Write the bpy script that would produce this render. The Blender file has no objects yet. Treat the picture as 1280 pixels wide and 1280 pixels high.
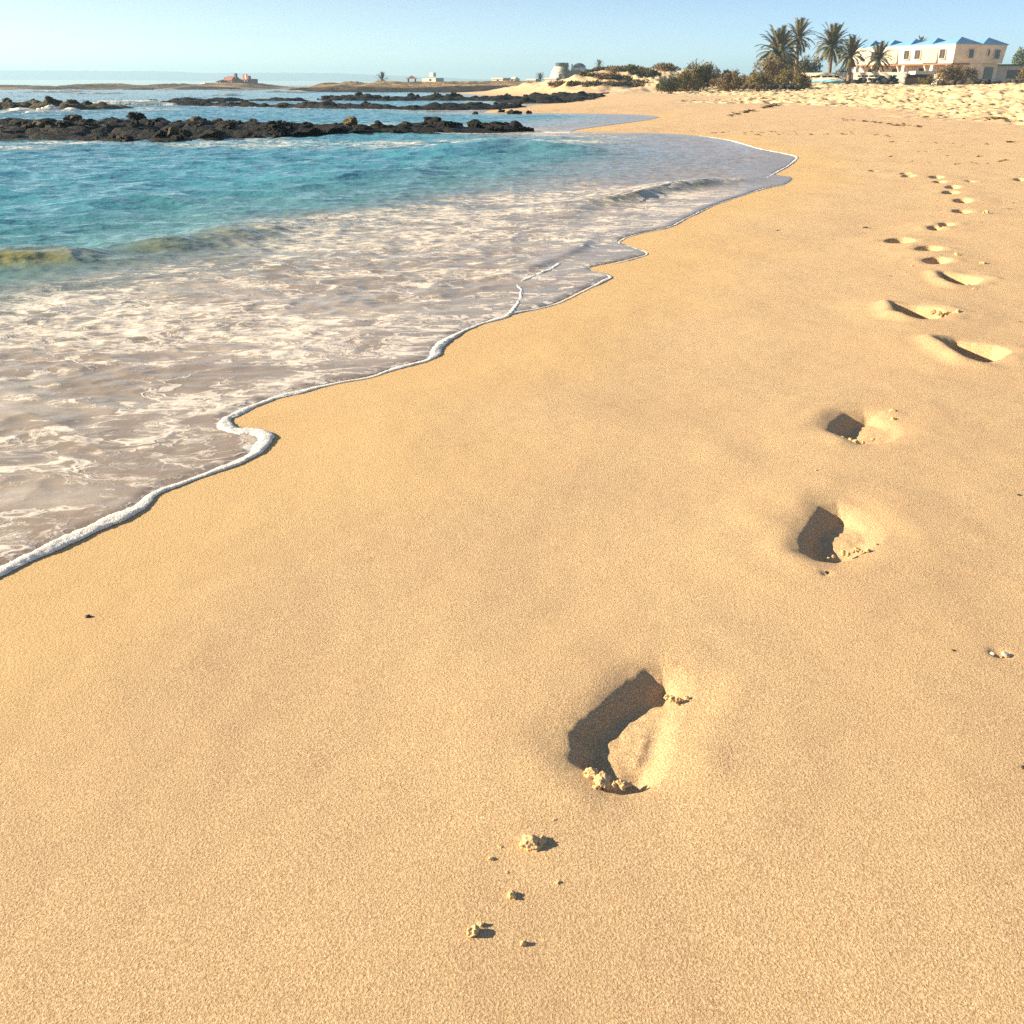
import bpy, bmesh, math, random
import numpy as np
from mathutils import Vector, Matrix, noise as mnoise
random.seed(7); RNG = np.random.default_rng(11)
SC = bpy.context.scene; COL = SC.collection
R = math.radians
# ------------------------------------------------------------------ camera
F = 1229.0; P = R(23.5); H = 1.10
cam = bpy.data.cameras.new('camera'); camo = bpy.data.objects.new('camera', cam); COL.objects.link(camo)
camo.location = (0, 0, H); camo.rotation_euler = (R(90) - P, 0, 0)
cam.sensor_width = 36; cam.lens = 18 * F / 640; cam.clip_start = 0.02; cam.clip_end = 30000
SC.camera = camo
CP, SP = math.cos(P), math.sin(P)
def ray(px, py):
    yc = 640 - py
    return (px - 640, F * CP + yc * SP, yc * CP - F * SP)
def flat(px, py, z=0.0):                     # pixel to the plane at height z
    a, b, c = ray(px, py); t = (z - H) / c
    return (a * t, b * t)
def proj(x, y, z):
    zc = y * CP + (H - z) * SP; return 640 + F * x / zc, 640 - F * ((z - H) * CP + y * SP) / zc
def at(px, y, py=None):                      # pixel column (and row) at world distance y
    a, b, c = ray(px, 106 if py is None else py); t = y / b
    return (a * t, y, H + c * t)
# ------------------------------------------------------------------ numpy helpers
def sstep(a, b, x):
    t = np.clip((x - a) / (b - a), 0, 1); return t * t * (3 - 2 * t)
def _h(ix, iy, seed):
    n = (ix.astype(np.int64) * 374761393 + iy.astype(np.int64) * 668265263 + seed * 982451653) & 0x7fffffff
    n = ((n ^ (n >> 13)) * 1274126177) & 0x7fffffff
    return (n ^ (n >> 16)) & 0x7fffffff
_G = np.stack([np.cos(np.arange(64) * 2 * np.pi / 64), np.sin(np.arange(64) * 2 * np.pi / 64)], 1).astype(np.float32)
def gn(x, y, seed=0):                        # gradient noise, about -0.7..0.7
    ix = np.floor(x); iy = np.floor(y); fx = (x - ix).astype(np.float32); fy = (y - iy).astype(np.float32)
    ix = ix.astype(np.int64); iy = iy.astype(np.int64)
    def d(a, b):
        g = _G[_h(ix + a, iy + b, seed) & 63]; return g[..., 0] * (fx - a) + g[..., 1] * (fy - b)
    u = fx * fx * fx * (fx * (fx * 6 - 15) + 10); v = fy * fy * fy * (fy * (fy * 6 - 15) + 10)
    a = d(0, 0); b = d(1, 0); c = d(0, 1); e = d(1, 1)
    return (a + (b - a) * u) * (1 - v) + (c + (e - c) * u) * v
def fbm(x, y, seed=0, n=4, g=.5):
    s = 0; k = 1.0
    for i in range(n):
        s = s + k * gn(x * 2**i + 13.7 * i, y * 2**i - 7.1 * i, seed + i); k *= g
    return s
def worley(x, y, seed=0):                    # nearest feature point: (distance, random of the cell)
    ix = np.floor(x).astype(np.int64); iy = np.floor(y).astype(np.int64)
    best = np.full(x.shape, 9.0); rid = np.zeros(x.shape)
    for a in (-1, 0, 1):
        for b in (-1, 0, 1):
            h1 = _h(ix + a, iy + b, seed); h2 = _h(ix + a, iy + b, seed + 71)
            d = (x - ix - a - (h1 % 1000) / 1000) ** 2 + (y - iy - b - (h2 % 1000) / 1000) ** 2
            m = d < best; best = np.where(m, d, best); rid = np.where(m, ((h1 // 1000) % 1000) / 1000, rid)
    return np.sqrt(best), rid
def seg_dist(x, y, pts, closed=False):       # unsigned distance, arclength-ish parameter (index), signed side
    d2 = np.full(x.shape, 1e12, np.float32); par = np.zeros(x.shape, np.float32); side = np.zeros(x.shape, np.float32)
    n = len(pts) - (0 if closed else 1)
    for i in range(n):
        ax, ay = pts[i]; bx, by = pts[(i + 1) % len(pts)]
        ex, ey = bx - ax, by - ay; L = ex * ex + ey * ey + 1e-12
        t = np.clip(((x - ax) * ex + (y - ay) * ey) / L, 0, 1)
        qx = x - ax - t * ex; qy = y - ay - t * ey; q = qx * qx + qy * qy
        m = q < d2
        d2 = np.where(m, q, d2); par = np.where(m, i + t, par); side = np.where(m, ex * qy - ey * qx, side)
    return np.sqrt(d2), par, side
def inside(x, y, pts):
    c = np.zeros(x.shape, bool); n = len(pts)
    for i in range(n):
        ax, ay = pts[i]; bx, by = pts[(i + 1) % n]
        if ay == by: continue
        c ^= ((ay > y) != (by > y)) & (x < (bx - ax) * (y - ay) / (by - ay) + ax)
    return c
def catmull(p, k):
    p = [np.array(q, float) for q in p]; out = []
    for i in range(len(p) - 1):
        a = p[max(i - 1, 0)]; b = p[i]; c = p[i + 1]; d = p[min(i + 2, len(p) - 1)]
        for j in range(k):
            t = j / k
            out.append(.5 * (2 * b + (c - a) * t + (2 * a - 5 * b + 4 * c - d) * t * t + (3 * b - a - 3 * c + d) * t**3))
    out.append(p[-1]); return out
# ------------------------------------------------------------------ mesh helpers
def tag(o, label=None, cat=None, group=None, kind=None):
    if label: o['label'] = label
    if cat: o['category'] = cat
    if group: o['group'] = group
    if kind: o['kind'] = kind
    return o
def empty(name, loc, label, cat, group=None, rz=0.0):
    o = bpy.data.objects.new(name, None); COL.objects.link(o); o.location = loc; o.rotation_euler = (0, 0, rz)
    o.empty_display_size = .1
    return tag(o, label, cat, group)
def np_mesh(name, V, Q, mat, attrs=None, parent=None, smooth=True):
    me = bpy.data.meshes.new(name); V = np.asarray(V, np.float32); Q = np.asarray(Q, np.int32)
    k = Q.shape[1]
    me.vertices.add(len(V)); me.vertices.foreach_set('co', V.ravel())
    me.loops.add(Q.size); me.loops.foreach_set('vertex_index', Q.ravel())
    me.polygons.add(len(Q)); me.polygons.foreach_set('loop_start', np.arange(0, Q.size, k, dtype=np.int32))
    me.polygons.foreach_set('use_smooth', np.full(len(Q), smooth, bool))
    for n, a in (attrs or {}).items():
        at_ = me.attributes.new(n, 'FLOAT', 'POINT'); at_.data.foreach_set('value', np.asarray(a, np.float32))
    me.update(calc_edges=True)
    me.materials.append(mat)
    o = bpy.data.objects.new(name, me); COL.objects.link(o)
    if parent: o.parent = parent
    return o
class MB:                                    # collects faces, links ONE mesh object
    def __init__(s): s.v = []; s.f = []
    def face(s, pts):
        n = len(s.v); s.v += [tuple(p) for p in pts]; s.f.append(tuple(range(n, n + len(pts))))
    def hexa(s, p):                          # 8 points: bottom ring, top ring
        n = len(s.v); s.v += [tuple(q) for q in p]
        for a in ((3, 2, 1, 0), (4, 5, 6, 7), (0, 1, 5, 4), (1, 2, 6, 5), (2, 3, 7, 6), (3, 0, 4, 7)): s.f.append(tuple(n + i for i in a))
    def box(s, x0, x1, y0, y1, z0, z1):
        s.hexa([(x0, y0, z0), (x1, y0, z0), (x1, y1, z0), (x0, y1, z0), (x0, y0, z1), (x1, y0, z1), (x1, y1, z1), (x0, y1, z1)])
    def tube(s, pts, rad, n=8, cap=True):
        rings = []; pts = [Vector(p) for p in pts]
        for i, p in enumerate(pts):
            d = (pts[min(i + 1, len(pts) - 1)] - pts[max(i - 1, 0)]).normalized()
            u = d.cross(Vector((0, 0, 1))); u = u.normalized() if u.length > 1e-4 else Vector((1, 0, 0)); w = u.cross(d)
            r = rad[i] if hasattr(rad, '__len__') else rad
            k = len(s.v); rings.append(k)
            for j in range(n):
                a = 2 * math.pi * j / n; s.v.append(tuple(p + u * (r * math.cos(a)) + w * (r * math.sin(a))))
        for a, b in zip(rings, rings[1:]):
            for j in range(n): s.f.append((a + j, a + (j + 1) % n, b + (j + 1) % n, b + j))
        if cap:
            s.f.append(tuple(rings[0] + j for j in range(n))); s.f.append(tuple(rings[-1] + n - 1 - j for j in range(n)))
    def build(s, name, mat, parent=None, smooth=False):
        me = bpy.data.meshes.new(name); me.from_pydata(s.v, [], s.f)
        me.materials.append(mat)
        me.polygons.foreach_set('use_smooth', [smooth] * len(me.polygons)); me.update()
        bm = bmesh.new(); bm.from_mesh(me); bmesh.ops.recalc_face_normals(bm, faces=bm.faces[:]); bm.to_mesh(me); bm.free()
        o = bpy.data.objects.new(name, me); COL.objects.link(o)
        if parent: o.parent = parent
        return o
# ------------------------------------------------------------------ materials
class NT:
    def __init__(s, name):
        s.m = bpy.data.materials.new(name); s.m.use_nodes = True; s.t = s.m.node_tree; s.N = s.t.nodes; s.N.clear()
        s.out = s.N.new('ShaderNodeOutputMaterial'); s.b = s.N.new('ShaderNodeBsdfPrincipled'); s.L(s.b.outputs[0], s.out.inputs[0])
        tc = s.N.new('ShaderNodeTexCoord'); s.obj = tc.outputs['Object']
    def L(s, a, b): s.t.links.new(a, b)
    def put(s, v, sock):
        if hasattr(v, 'is_output'): s.L(v, sock)
        else:
            try: sock.default_value = v
            except Exception: sock.default_value = tuple(v) + (1,)
    def noise(s, scale, detail=3, rough=.55, vec=None, dist=0, out='Fac'):
        n = s.N.new('ShaderNodeTexNoise'); n.inputs['Scale'].default_value = scale; n.inputs['Detail'].default_value = detail
        n.inputs['Roughness'].default_value = rough; n.inputs['Distortion'].default_value = dist; s.L(vec or s.obj, n.inputs['Vector']); return n.outputs[out]
    def voro(s, scale, feat='F1', vec=None, out='Distance'):
        n = s.N.new('ShaderNodeTexVoronoi'); n.feature = feat; n.inputs['Scale'].default_value = scale; s.L(vec or s.obj, n.inputs['Vector']); return n.outputs[out]
    def math(s, op, a, b=0.0, clamp=False):
        n = s.N.new('ShaderNodeMath'); n.operation = op; n.use_clamp = clamp; s.put(a, n.inputs[0]); s.put(b, n.inputs[1]); return n.outputs[0]
    def rng(s, v, a, b, c=0.0, d=1.0, smooth=True):
        n = s.N.new('ShaderNodeMapRange'); n.interpolation_type = 'SMOOTHSTEP' if smooth else 'LINEAR'
        for q, w in zip((v, a, b, c, d), n.inputs): s.put(q, w)
        return n.outputs[0]
    def mix(s, f, a, b, mode='MIX'):
        n = s.N.new('ShaderNodeMix'); n.data_type = 'RGBA'; n.blend_type = mode; s.put(f, n.inputs[0]); s.put(a, n.inputs[6]); s.put(b, n.inputs[7]); return n.outputs[2]
    def ramp(s, f, stops):
        n = s.N.new('ShaderNodeValToRGB'); s.L(f, n.inputs[0]); e = n.color_ramp.elements
        while len(e) < len(stops): e.new(.5)
        for q, (p, c) in zip(e, stops): q.position = p; q.color = tuple(c) + (1,)
        return n.outputs[0]
    def attr(s, name):
        n = s.N.new('ShaderNodeAttribute'); n.attribute_name = name; return n.outputs['Fac']
    def scale(s, v3, vec=None, add=None):
        n = s.N.new('ShaderNodeMapping'); n.inputs['Scale'].default_value = v3; s.L(vec or s.obj, n.inputs[0]); return n.outputs[0]
    def vadd(s, a, b, k):
        m = s.N.new('ShaderNodeVectorMath'); m.operation = 'MULTIPLY_ADD'; s.L(b, m.inputs[0]); m.inputs[1].default_value = (k, k, k); s.L(a, m.inputs[2]); return m.outputs[0]
    def bump(s, hgt, dist, strength=1.0, nrm=None):
        n = s.N.new('ShaderNodeBump'); n.inputs['Distance'].default_value = dist; s.put(strength, n.inputs['Strength']); s.L(hgt, n.inputs['Height'])
        if nrm: s.L(nrm, n.inputs['Normal'])
        return n.outputs[0]
    def fin(s, col=None, rough=.8, nrm=None, spec=None):
        if col is not None: s.put(col, s.b.inputs['Base Color'])
        s.put(rough, s.b.inputs['Roughness'])
        if nrm: s.L(nrm, s.b.inputs['Normal'])
        if spec is not None: s.put(spec, s.b.inputs['Specular IOR Level'])
        return s.m
def simple(name, col, rough=.8, var=.15, scale=2.0, bump=0.0, bscale=20.0, spec=.3):
    t = NT(name); f = t.noise(scale, 5, .6)
    c = t.mix(t.rng(f, .3, .7), tuple(x * (1 - var) for x in col), tuple(min(1, x * (1 + var)) for x in col))
    return t.fin(c, rough, t.bump(t.noise(bscale, 4), bump) if bump else None, spec)
def sand_mat():
    t = NT('beach_sand')
    g1 = t.noise(265, 4, .72); g2 = t.noise(120, 3, .6); g0 = t.noise(430, 2, .6); big = t.noise(1.7, 4, .55); dry = t.attr('dry'); wet = t.attr('wet')
    c = t.mix(t.rng(g1, .32, .70), (.43, .275, .14), (.96, .695, .45))
    c = t.mix(t.rng(g0, .55, .70, 0, .85), c, (.25, .15, .075))
    c = t.mix(t.rng(t.noise(360, 2, .5), .62, .74, 0, .7), c, (.97, .82, .58))
    c = t.mix(t.rng(big, .38, .68, 0, .28), c, (.58, .36, .215))
    c = t.mix(dry, c, t.mix(t.rng(t.noise(9, 5, .6), .3, .7), (.60, .42, .225), (.78, .58, .345)))
    c = t.mix(t.math('MULTIPLY', wet, .62), c, (.62, .40, .165))
    n = t.bump(g2, .0036, .6); n = t.bump(g1, .0120, t.math('SUBTRACT', .85, t.math('MULTIPLY', wet, .35)), n)
    n = t.bump(t.noise(26, 4, .6), .02, t.math('MULTIPLY', dry, .9), n)
    return t.fin(c, .9, n, .15)
def water_mat():
    t = NT('sea_water'); off = t.attr('off'); fz = t.attr('foam')
    wob = t.noise(.8, 3, .5)
    o2 = t.math('ADD', off, t.math('MULTIPLY', t.math('SUBTRACT', wob, .5), 1.6))
    f = t.rng(o2, 0, 40, 0, 1, False)
    col = t.ramp(f, [(0, (.35, .26, .195)), (.045, (.32, .245, .18)), (.066, (.21, .225, .185)), (.088, (.10, .25, .25)),
                     (.14, (.07, .285, .36)), (.30, (.045, .225, .32)), (.55, (.014, .125, .18)), (1, (.010, .075, .12))])
    col = t.mix(t.rng(t.noise(.35, 3, .5), .35, .7, 0, .35), col, t.mix(.5, col, (.01, .08, .12)))
    col = t.mix(t.math('MULTIPLY', t.attr('sandy'), t.rng(t.noise(6, 3), .25, .6, .35, .85)), col, (.36, .30, .09))
    # foam lace: drifting torn threads and patches
    base = t.scale((.55, .95, 1)); w1 = t.vadd(base, t.noise(1.1, 4, .6, base, out='Color'), .8); w2 = t.vadd(w1, t.noise(6, 3, .6, base, out='Color'), .16)
    n1 = t.math('ABSOLUTE', t.math('SUBTRACT', t.noise(3.6, 4, .58, w2), .5)); n2 = t.math('ABSOLUTE', t.math('SUBTRACT', t.noise(9.5, 4, .6, w2), .5))
    patch = t.noise(1.3, 5, .62, w1); fine = t.noise(34, 4, .7, base)
    l1 = t.rng(n1, .0, t.rng(patch, .35, .68, .012, .075), 1, 0); l2 = t.rng(n2, .0, t.rng(patch, .4, .7, .012, .10), 1, 0)
    lace = t.math('MAXIMUM', t.math('MULTIPLY', l1, t.rng(patch, .34, .52)), t.math('MULTIPLY', l2, t.rng(patch, .42, .58, 0, .85)))
    solid = t.rng(t.math('ADD', t.noise(5.5, 6, .68, w2), t.math('MULTIPLY', fine, .22)), .62, .76)
    veil = t.math('MULTIPLY', t.rng(t.noise(2.2, 4, .6, w1), .44, .68), .34); lace = t.math('MAXIMUM', t.math('MAXIMUM', lace, veil), solid); lace = t.math('MULTIPLY', lace, t.rng(fine, .25, .55, .55, 1))
    foam = t.math('MULTIPLY', t.math('MULTIPLY', lace, t.rng(fz, .05, .6)), .86, True)
    hard = t.rng(t.math('ADD', fz, t.math('MULTIPLY', t.math('SUBTRACT', t.noise(14, 5, .7), .5), 1.1)), .95, 1.2)
    foam = t.math('MAXIMUM', foam, hard)
    rip = t.math('ADD', t.noise(4.0, 3, .55, t.scale((.55, 1, 1))), t.math('MULTIPLY', t.noise(15, 3, .6, t.scale((.6, 1, 1))), .22))
    n = t.bump(rip, .085, t.rng(off, .3, 6, .20, .8))
    n = t.bump(t.math('ADD', foam, t.math('MULTIPLY', t.noise(160, 2), .15)), .004, .6, n)
    c = t.mix(foam, col, (.82, .73, .64))
    t.b.inputs['IOR'].default_value = 1.33
    return t.fin(c, t.math('MAXIMUM', t.rng(foam, 0, .7, .07, .75), t.rng(off, .8, 3.2, .17, 0)), n, t.math('MULTIPLY', t.rng(foam, 0, 1, .5, .15), t.rng(off, .6, 3.5, .8, .8)))
def foam_mat():
    t = NT('foam_froth'); b = t.voro(190); n2 = t.noise(90, 4, .65)
    c = t.mix(t.rng(b, .3, .8, 0, .5), (.82, .76, .68), (.64, .56, .48))
    n = t.bump(b, .004, .55); n = t.bump(n2, .006, .6, n)
    t.b.inputs['Subsurface Weight'].default_value = .7; t.b.inputs['Subsurface Radius'].default_value = (1, .9, .8); t.b.inputs['Subsurface Scale'].default_value = .02
    return t.fin(c, .55, n, .3)
def lava_mat(name, a, b, c3):
    t = NT(name); oi = t.N.new('ShaderNodeObjectInfo')
    f = t.noise(1.6, 5, .65); g = t.noise(7, 5, .65)
    c = t.mix(t.rng(f, .35, .65), a, b); c = t.mix(t.rng(g, .56, .74, 0, .75), c, c3)
    c = t.mix(t.rng(oi.outputs['Random'], .6, 1.0, 0, .45), c, c3)
    return t.fin(c, t.rng(g, .3, .7, .5, .85), t.bump(t.noise(9, 6, .7), .10, 1.0), .22)
def land_mat(name, scrub, sand, dark, bias=.5, sc=.12):
    t = NT(name); f = t.noise(sc, 6, .65); g = t.noise(sc * 7, 5, .65); hh = t.attr('dark')
    c = t.mix(t.rng(f, bias - .08, bias + .08), scrub, sand)
    c = t.mix(t.rng(g, .5, .64, 0, .8), c, scrub)
    c = t.mix(t.math('MULTIPLY', hh, t.rng(g, .3, .5, .75, 1)), c, dark)
    return t.fin(c, .95, t.bump(g, 1.2, .8), .1)
def leaf_mat(name, a, b, sc=3.0):
    t = NT(name); c = t.mix(t.rng(t.noise(sc, 3), .3, .7), a, b)
    t.b.inputs['Subsurface Weight'].default_value = 0
    return t.fin(c, .7, None, .2)
M = dict(sand=sand_mat(), water=water_mat(), foam=foam_mat(),
    lava=lava_mat('wet_lava', (.006, .0055, .005), (.016, .013, .010), (.075, .055, .022)),
    lava2=lava_mat('mossy_lava', (.012, .010, .007), (.035, .028, .012), (.13, .095, .04)),
    ochre=lava_mat('ochre_lava', (.12, .09, .035), (.22, .17, .085), (.36, .28, .16)),
    rubble=lava_mat('rubble_stone', (.02, .016, .014), (.06, .045, .035), (.20, .15, .10)),
    head=land_mat('headland_scrub', (.085, .06, .03), (.36, .235, .115), (.03, .024, .022), .47, .05),
    isle=land_mat('islet_scrub', (.10, .07, .035), (.40, .25, .13), (.05, .035, .03), .52, .035),
    mount=simple('mountain_rock', (.24, .19, .15), .95, .2, .0015),
    white=simple('white_plaster', (.64, .58, .48), .85, .05, 1.2, .004, 30), cream=simple('cream_plaster', (.62, .50, .38), .85, .10, .8, .004, 30),
    shade=simple('shade_toned_plaster', (.64, .53, .41), .9, .15, .7), blue=simple('blue_roof_paint', (.15, .33, .54), .55, .10, .8, 0, 20, .5),  # M['shade']: shade on the hotel's gable and lower walls put into the plaster colour
    turq=simple('turquoise_paint', (.18, .58, .68), .6, .08, 1.0), glass=simple('dark_window_glass', (.03, .025, .025), .12, .2, 1.0, 0, 20, .5),
    wood=simple('brown_timber', (.28, .125, .045), .7, .25, 3.0, .01, 12), darkwood=simple('dark_timber', (.06, .035, .025), .75, .2, 2.0),
    louvre=simple('beige_louvre', (.50, .43, .30), .7, .1, 3.0), green=simple('green_roof_felt', (.07, .13, .05), .8, .2, 1.0),
    thatch=simple('brown_thatch', (.085, .055, .032), .9, .3, 2.5, .05, 6), slate=simple('dark_roof', (.045, .04, .04), .6, .2, 1.0),
    red=simple('terracotta_render', (.36, .14, .09), .85, .15, .6), bluegrey=simple('blue_grey_render', (.42, .46, .50), .8, .1, .8),
    trunk=simple('palm_bark', (.22, .14, .08), .9, .35, 4.0, .04, 14), stem=simple('shrub_bark', (.10, .07, .045), .9, .3, 4.0),
    frond=leaf_mat('palm_frond', (.06, .058, .018), (.16, .125, .048), .8), frond2=leaf_mat('dry_palm_frond', (.11, .08, .03), (.20, .14, .06), .8),
    shrub=leaf_mat('tamarisk_leaf', (.115, .09, .03), (.22, .165, .06), .9), shrub2=leaf_mat('dark_shrub_leaf', (.05, .048, .017), (.115, .098, .038), .9),
    shrub3=leaf_mat('dry_shrub_leaf', (.13, .09, .04), (.23, .16, .075), .9), tree=leaf_mat('pale_tree_leaf', (.09, .12, .06), (.17, .19, .10), .9),
    weed=simple('dry_seaweed', (.055, .032, .018), .8, .4, 30.0), stone=simple('dark_pebble', (.04, .03, .025), .6, .3, 40.0),
    shell=simple('pale_shell', (.60, .50, .39), .8, .2, 40.0))
# ------------------------------------------------------------------ shoreline (front edge of the swash)
SHORE_PX = [(0, 715), (60, 687), (130, 656), (180, 632), (203, 612), (250, 596), (300, 577), (330, 560), (339, 548), (328, 536), (300, 533), (286, 526), (293, 518),
    (318, 506), (342, 497), (375, 489), (420, 478), (460, 471), (500, 458), (535, 449), (547, 442), (552, 431), (567, 420), (600, 405), (632, 396),
    (690, 381), (722, 366), (752, 352), (765, 344), (737, 336), (770, 328), (803, 320), (808, 315), (790, 308), (774, 302), (792, 294), (836, 284), (858, 273), (895, 256), (925, 246), (955, 236),
    (982, 231), (991, 222), (968, 217), (986, 207), (997, 196), (975, 191), (949, 186), (914, 176), (875, 170), (821, 166.5), (760, 166), (716, 164.5),
    (738, 160), (790, 153), (826, 147), (800, 143.5), (727, 142), (660, 141.5), (604, 141), (632, 135), (690, 129.5), (716, 126.5)]
sh = [flat(*p) for p in SHORE_PX]
near = [(-18, -30), (-6.5, -6), (-3.4, -1.2), (-2.2, .75), (-1.62, 1.5)] + sh[:46]
SH_NEAR = [tuple(q) for q in catmull(near, 4)]
SHORE = SH_NEAR + [tuple(q) for q in catmull(sh[45:], 2)][1:] + [(0, 100), (-8, 150), (-10, 220), (-10, 700), (0, 9500)]
POLY = SHORE + [(-9500, 9500), (-9500, -30)]
def shore_sd(x, y):
    out = np.empty(x.shape, np.float32)
    for i in range(0, len(x), 200000):
        a = x[i:i + 200000].astype(np.float32); b = y[i:i + 200000].astype(np.float32)
        d, _, _ = seg_dist(a, b, SHORE); w = inside(a, b, POLY)
        out[i:i + 200000] = np.where(w, -d, d)
    return out
# ------------------------------------------------------------------ footprints pressed in the sand
def zpx(x0, y0, k, pts): return [(x0 + a * k, y0 + b * k) for a, b in pts]
PR = []                                      # (outline px, depth, wall, rim, floor hump)
PR.append((zpx(700, 820, .15625, [(1030, 230), (1000, 165), (920, 105), (820, 80), (720, 110), (600, 200), (480, 320), (350, 440), (220, 540), (150, 620), (150, 700), (200, 820),
    (280, 900), (340, 970), (420, 1040), (500, 1050), (600, 1020), (700, 990), (770, 950), (815, 850), (845, 740), (870, 620), (900, 500), (950, 400), (1010, 320)]), .050, .034, .010, 1))
PR.append((zpx(920, 480, .2968, [(430, 510), (370, 525), (330, 590), (290, 660), (300, 720), (350, 745), (410, 750), (480, 730), (570, 690), (620, 640), (590, 600), (540, 560), (500, 530)]), .060, .04, .012, 0))
PR.append((zpx(920, 480, .2968, [(540, 108), (470, 118), (420, 160), (402, 200), (450, 225), (520, 250), (580, 247), (640, 240), (690, 215), (680, 180), (640, 145), (600, 115)]), .062, .045, .012, 0))
z7 = lambda p: zpx(920, 100, .2968, p)
PR.append((z7([(855, 1108), (930, 1105), (1010, 1115), (1090, 1125), (1150, 1148), (1100, 1178), (1040, 1190), (980, 1182), (925, 1155)]), .062, .05, .014, 0))
PR.append((z7([(660, 955), (760, 960), (850, 972), (890, 990), (860, 1010), (760, 1016), (690, 1004)]), .062, .05, .014, 0))
PR.append((z7([(868, 820), (960, 828), (1035, 840), (1000, 862), (930, 868), (888, 850)]), .062, .05, .014, 0))
def ell(cx, cy, rx, ry, n=14): return [(cx + rx * math.cos(2 * math.pi * i / n), cy + ry * math.sin(2 * math.pi * i / n)) for i in range(n)]
for cx, cy, rx, ry, dp in [(845, 770, 52, 13, .055), (810, 718, 50, 11, .05), (690, 680, 58, 10, .055), (838, 624, 24, 7, .05), (885, 614, 24, 7, .05), (950, 556, 34, 9, .055), (955, 511, 34, 8, .055),
        (905, 477, 32, 6, .05), (912, 453, 26, 6, .05), (858, 432, 22, 4, .045), (845, 412, 26, 4, .045), (728, 408, 26, 4, .04), (716, 397, 20, 3, .035), (985, 428, 18, 3, .03), (1195, 418, 16, 6, .05), (580, 384, 14, 3, .03)]:
    PR.append((z7(ell(cx, cy, rx, ry)), dp, .06, .012, 0))
PITS = [((1248, 821), .016, .010), ((1033, 719), .012, .006), ((737, 936), .022, .020), ((795, 966), .024, .014), ((1040, 600), .05, -.004), ((955, 650), .06, -.008), ((905, 560), .1, -.006)]
# ------------------------------------------------------------------ the ground height
def base_z(x, y, s):
    z = np.where(s < 0, np.maximum(.034 * s, -1.6 + .002 * np.minimum(s, 0)), .034 * np.minimum(s, 8))
    z = z + .56 * sstep(8, 30, s) + .34 * sstep(13, 27, x) * sstep(8, 20, s) * sstep(60, 36, y * .6 + x * .2)
    for cx, cy, sx, sy, a in ((13, 118, 6.5, 14, 1.55), (21, 130, 9, 14, 1.4), (8, 112, 5, 8, .55), (34, 150, 14, 20, .8), (4, 135, 8, 25, .9)):
        z = z + a * np.exp(-((x - cx) / sx) ** 2 - ((y - cy) / sy) ** 2) * sstep(1, 9, s)
    return z
def trample(x, y, s):
    return sstep(-1.2, 1.6, s - 8.2 - (.06 * np.maximum(y - 26, 0)) + 2.2 * fbm(x * .25, y * .25, 41, 3))
def ground_z(x, y, s, fine=True):
    z = base_z(x, y, s); r = np.hypot(x, y)
    inl = sstep(-.1, .6, s)
    z = z + inl * (.022 * gn(x * .7, y * .7, 3) + .0105 * gn(x * 2.1, y * 2.1, 4) + .0022 * fbm(x * 7, y * 7, 6, 2)) * sstep(140, 60, r)
    tr = trample(x, y, s)
    near_m = (r < 260)
    b = np.zeros_like(z); i = near_m & (tr > 0)
    if i.any():
        xi, yi = x[i], y[i]
        w, rid = worley(xi * 2.1 + .3 * gn(xi * 2, yi * 2, 9), yi * 1.5, 21)
        w2, rid2 = worley(xi * 3.4, yi * 2.4, 22)
        b[i] = -.15 * (1 - sstep(.12, .5, w)) * (rid > .25) + .05 * sstep(.4, .6, w) - .07 * (1 - sstep(.1, .45, w2)) * (rid2 > .4) + .10 * fbm(xi * .8, yi * .8, 23, 3)
    z = z + b * tr
    # dune hummocks further off
    dn = sstep(85, 110, y) * sstep(2, 10, s) * sstep(240, 160, r)
    z = z + dn * (.50 * fbm(x * .38, y * .25, 31, 4))
    return z, tr
FLOORS = [[(745, 912, .85), (733, 925, .95), (738, 940, 1.3), (752, 952, .8), (765, 958, 1.0), (793, 966, 1.25), (805, 960, 1.2), (775, 945, .75), (770, 925, .62), (765, 905, .70), (785, 885, .75), (800, 868, .95), (820, 848, 1.2), (840, 850, 1.2), (852, 862, 1.05), (805, 890, .5), (800, 910, .42), (790, 920, .5), (820, 905, .34), (815, 930, .42), (830, 885, .42), (840, 880, .45), (822, 945, .6), (760, 940, .65)],
    [(1040, 645, 1.15), (1052, 650, 1.0), (1025, 683, 1.25), (1018, 672, 1.0), (1050, 668, .55), (1075, 675, .5), (1085, 660, .42), (1060, 690, .75), (1042, 695, 1.0), (1068, 655, .6)],
    [(1065, 525, 1.15), (1050, 538, 1.25), (1080, 520, 1.0), (1092, 527, .8), (1085, 545, .45), (1110, 540, .3), (1075, 552, .9), (1100, 530, .4)]]
PRW = []
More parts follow.
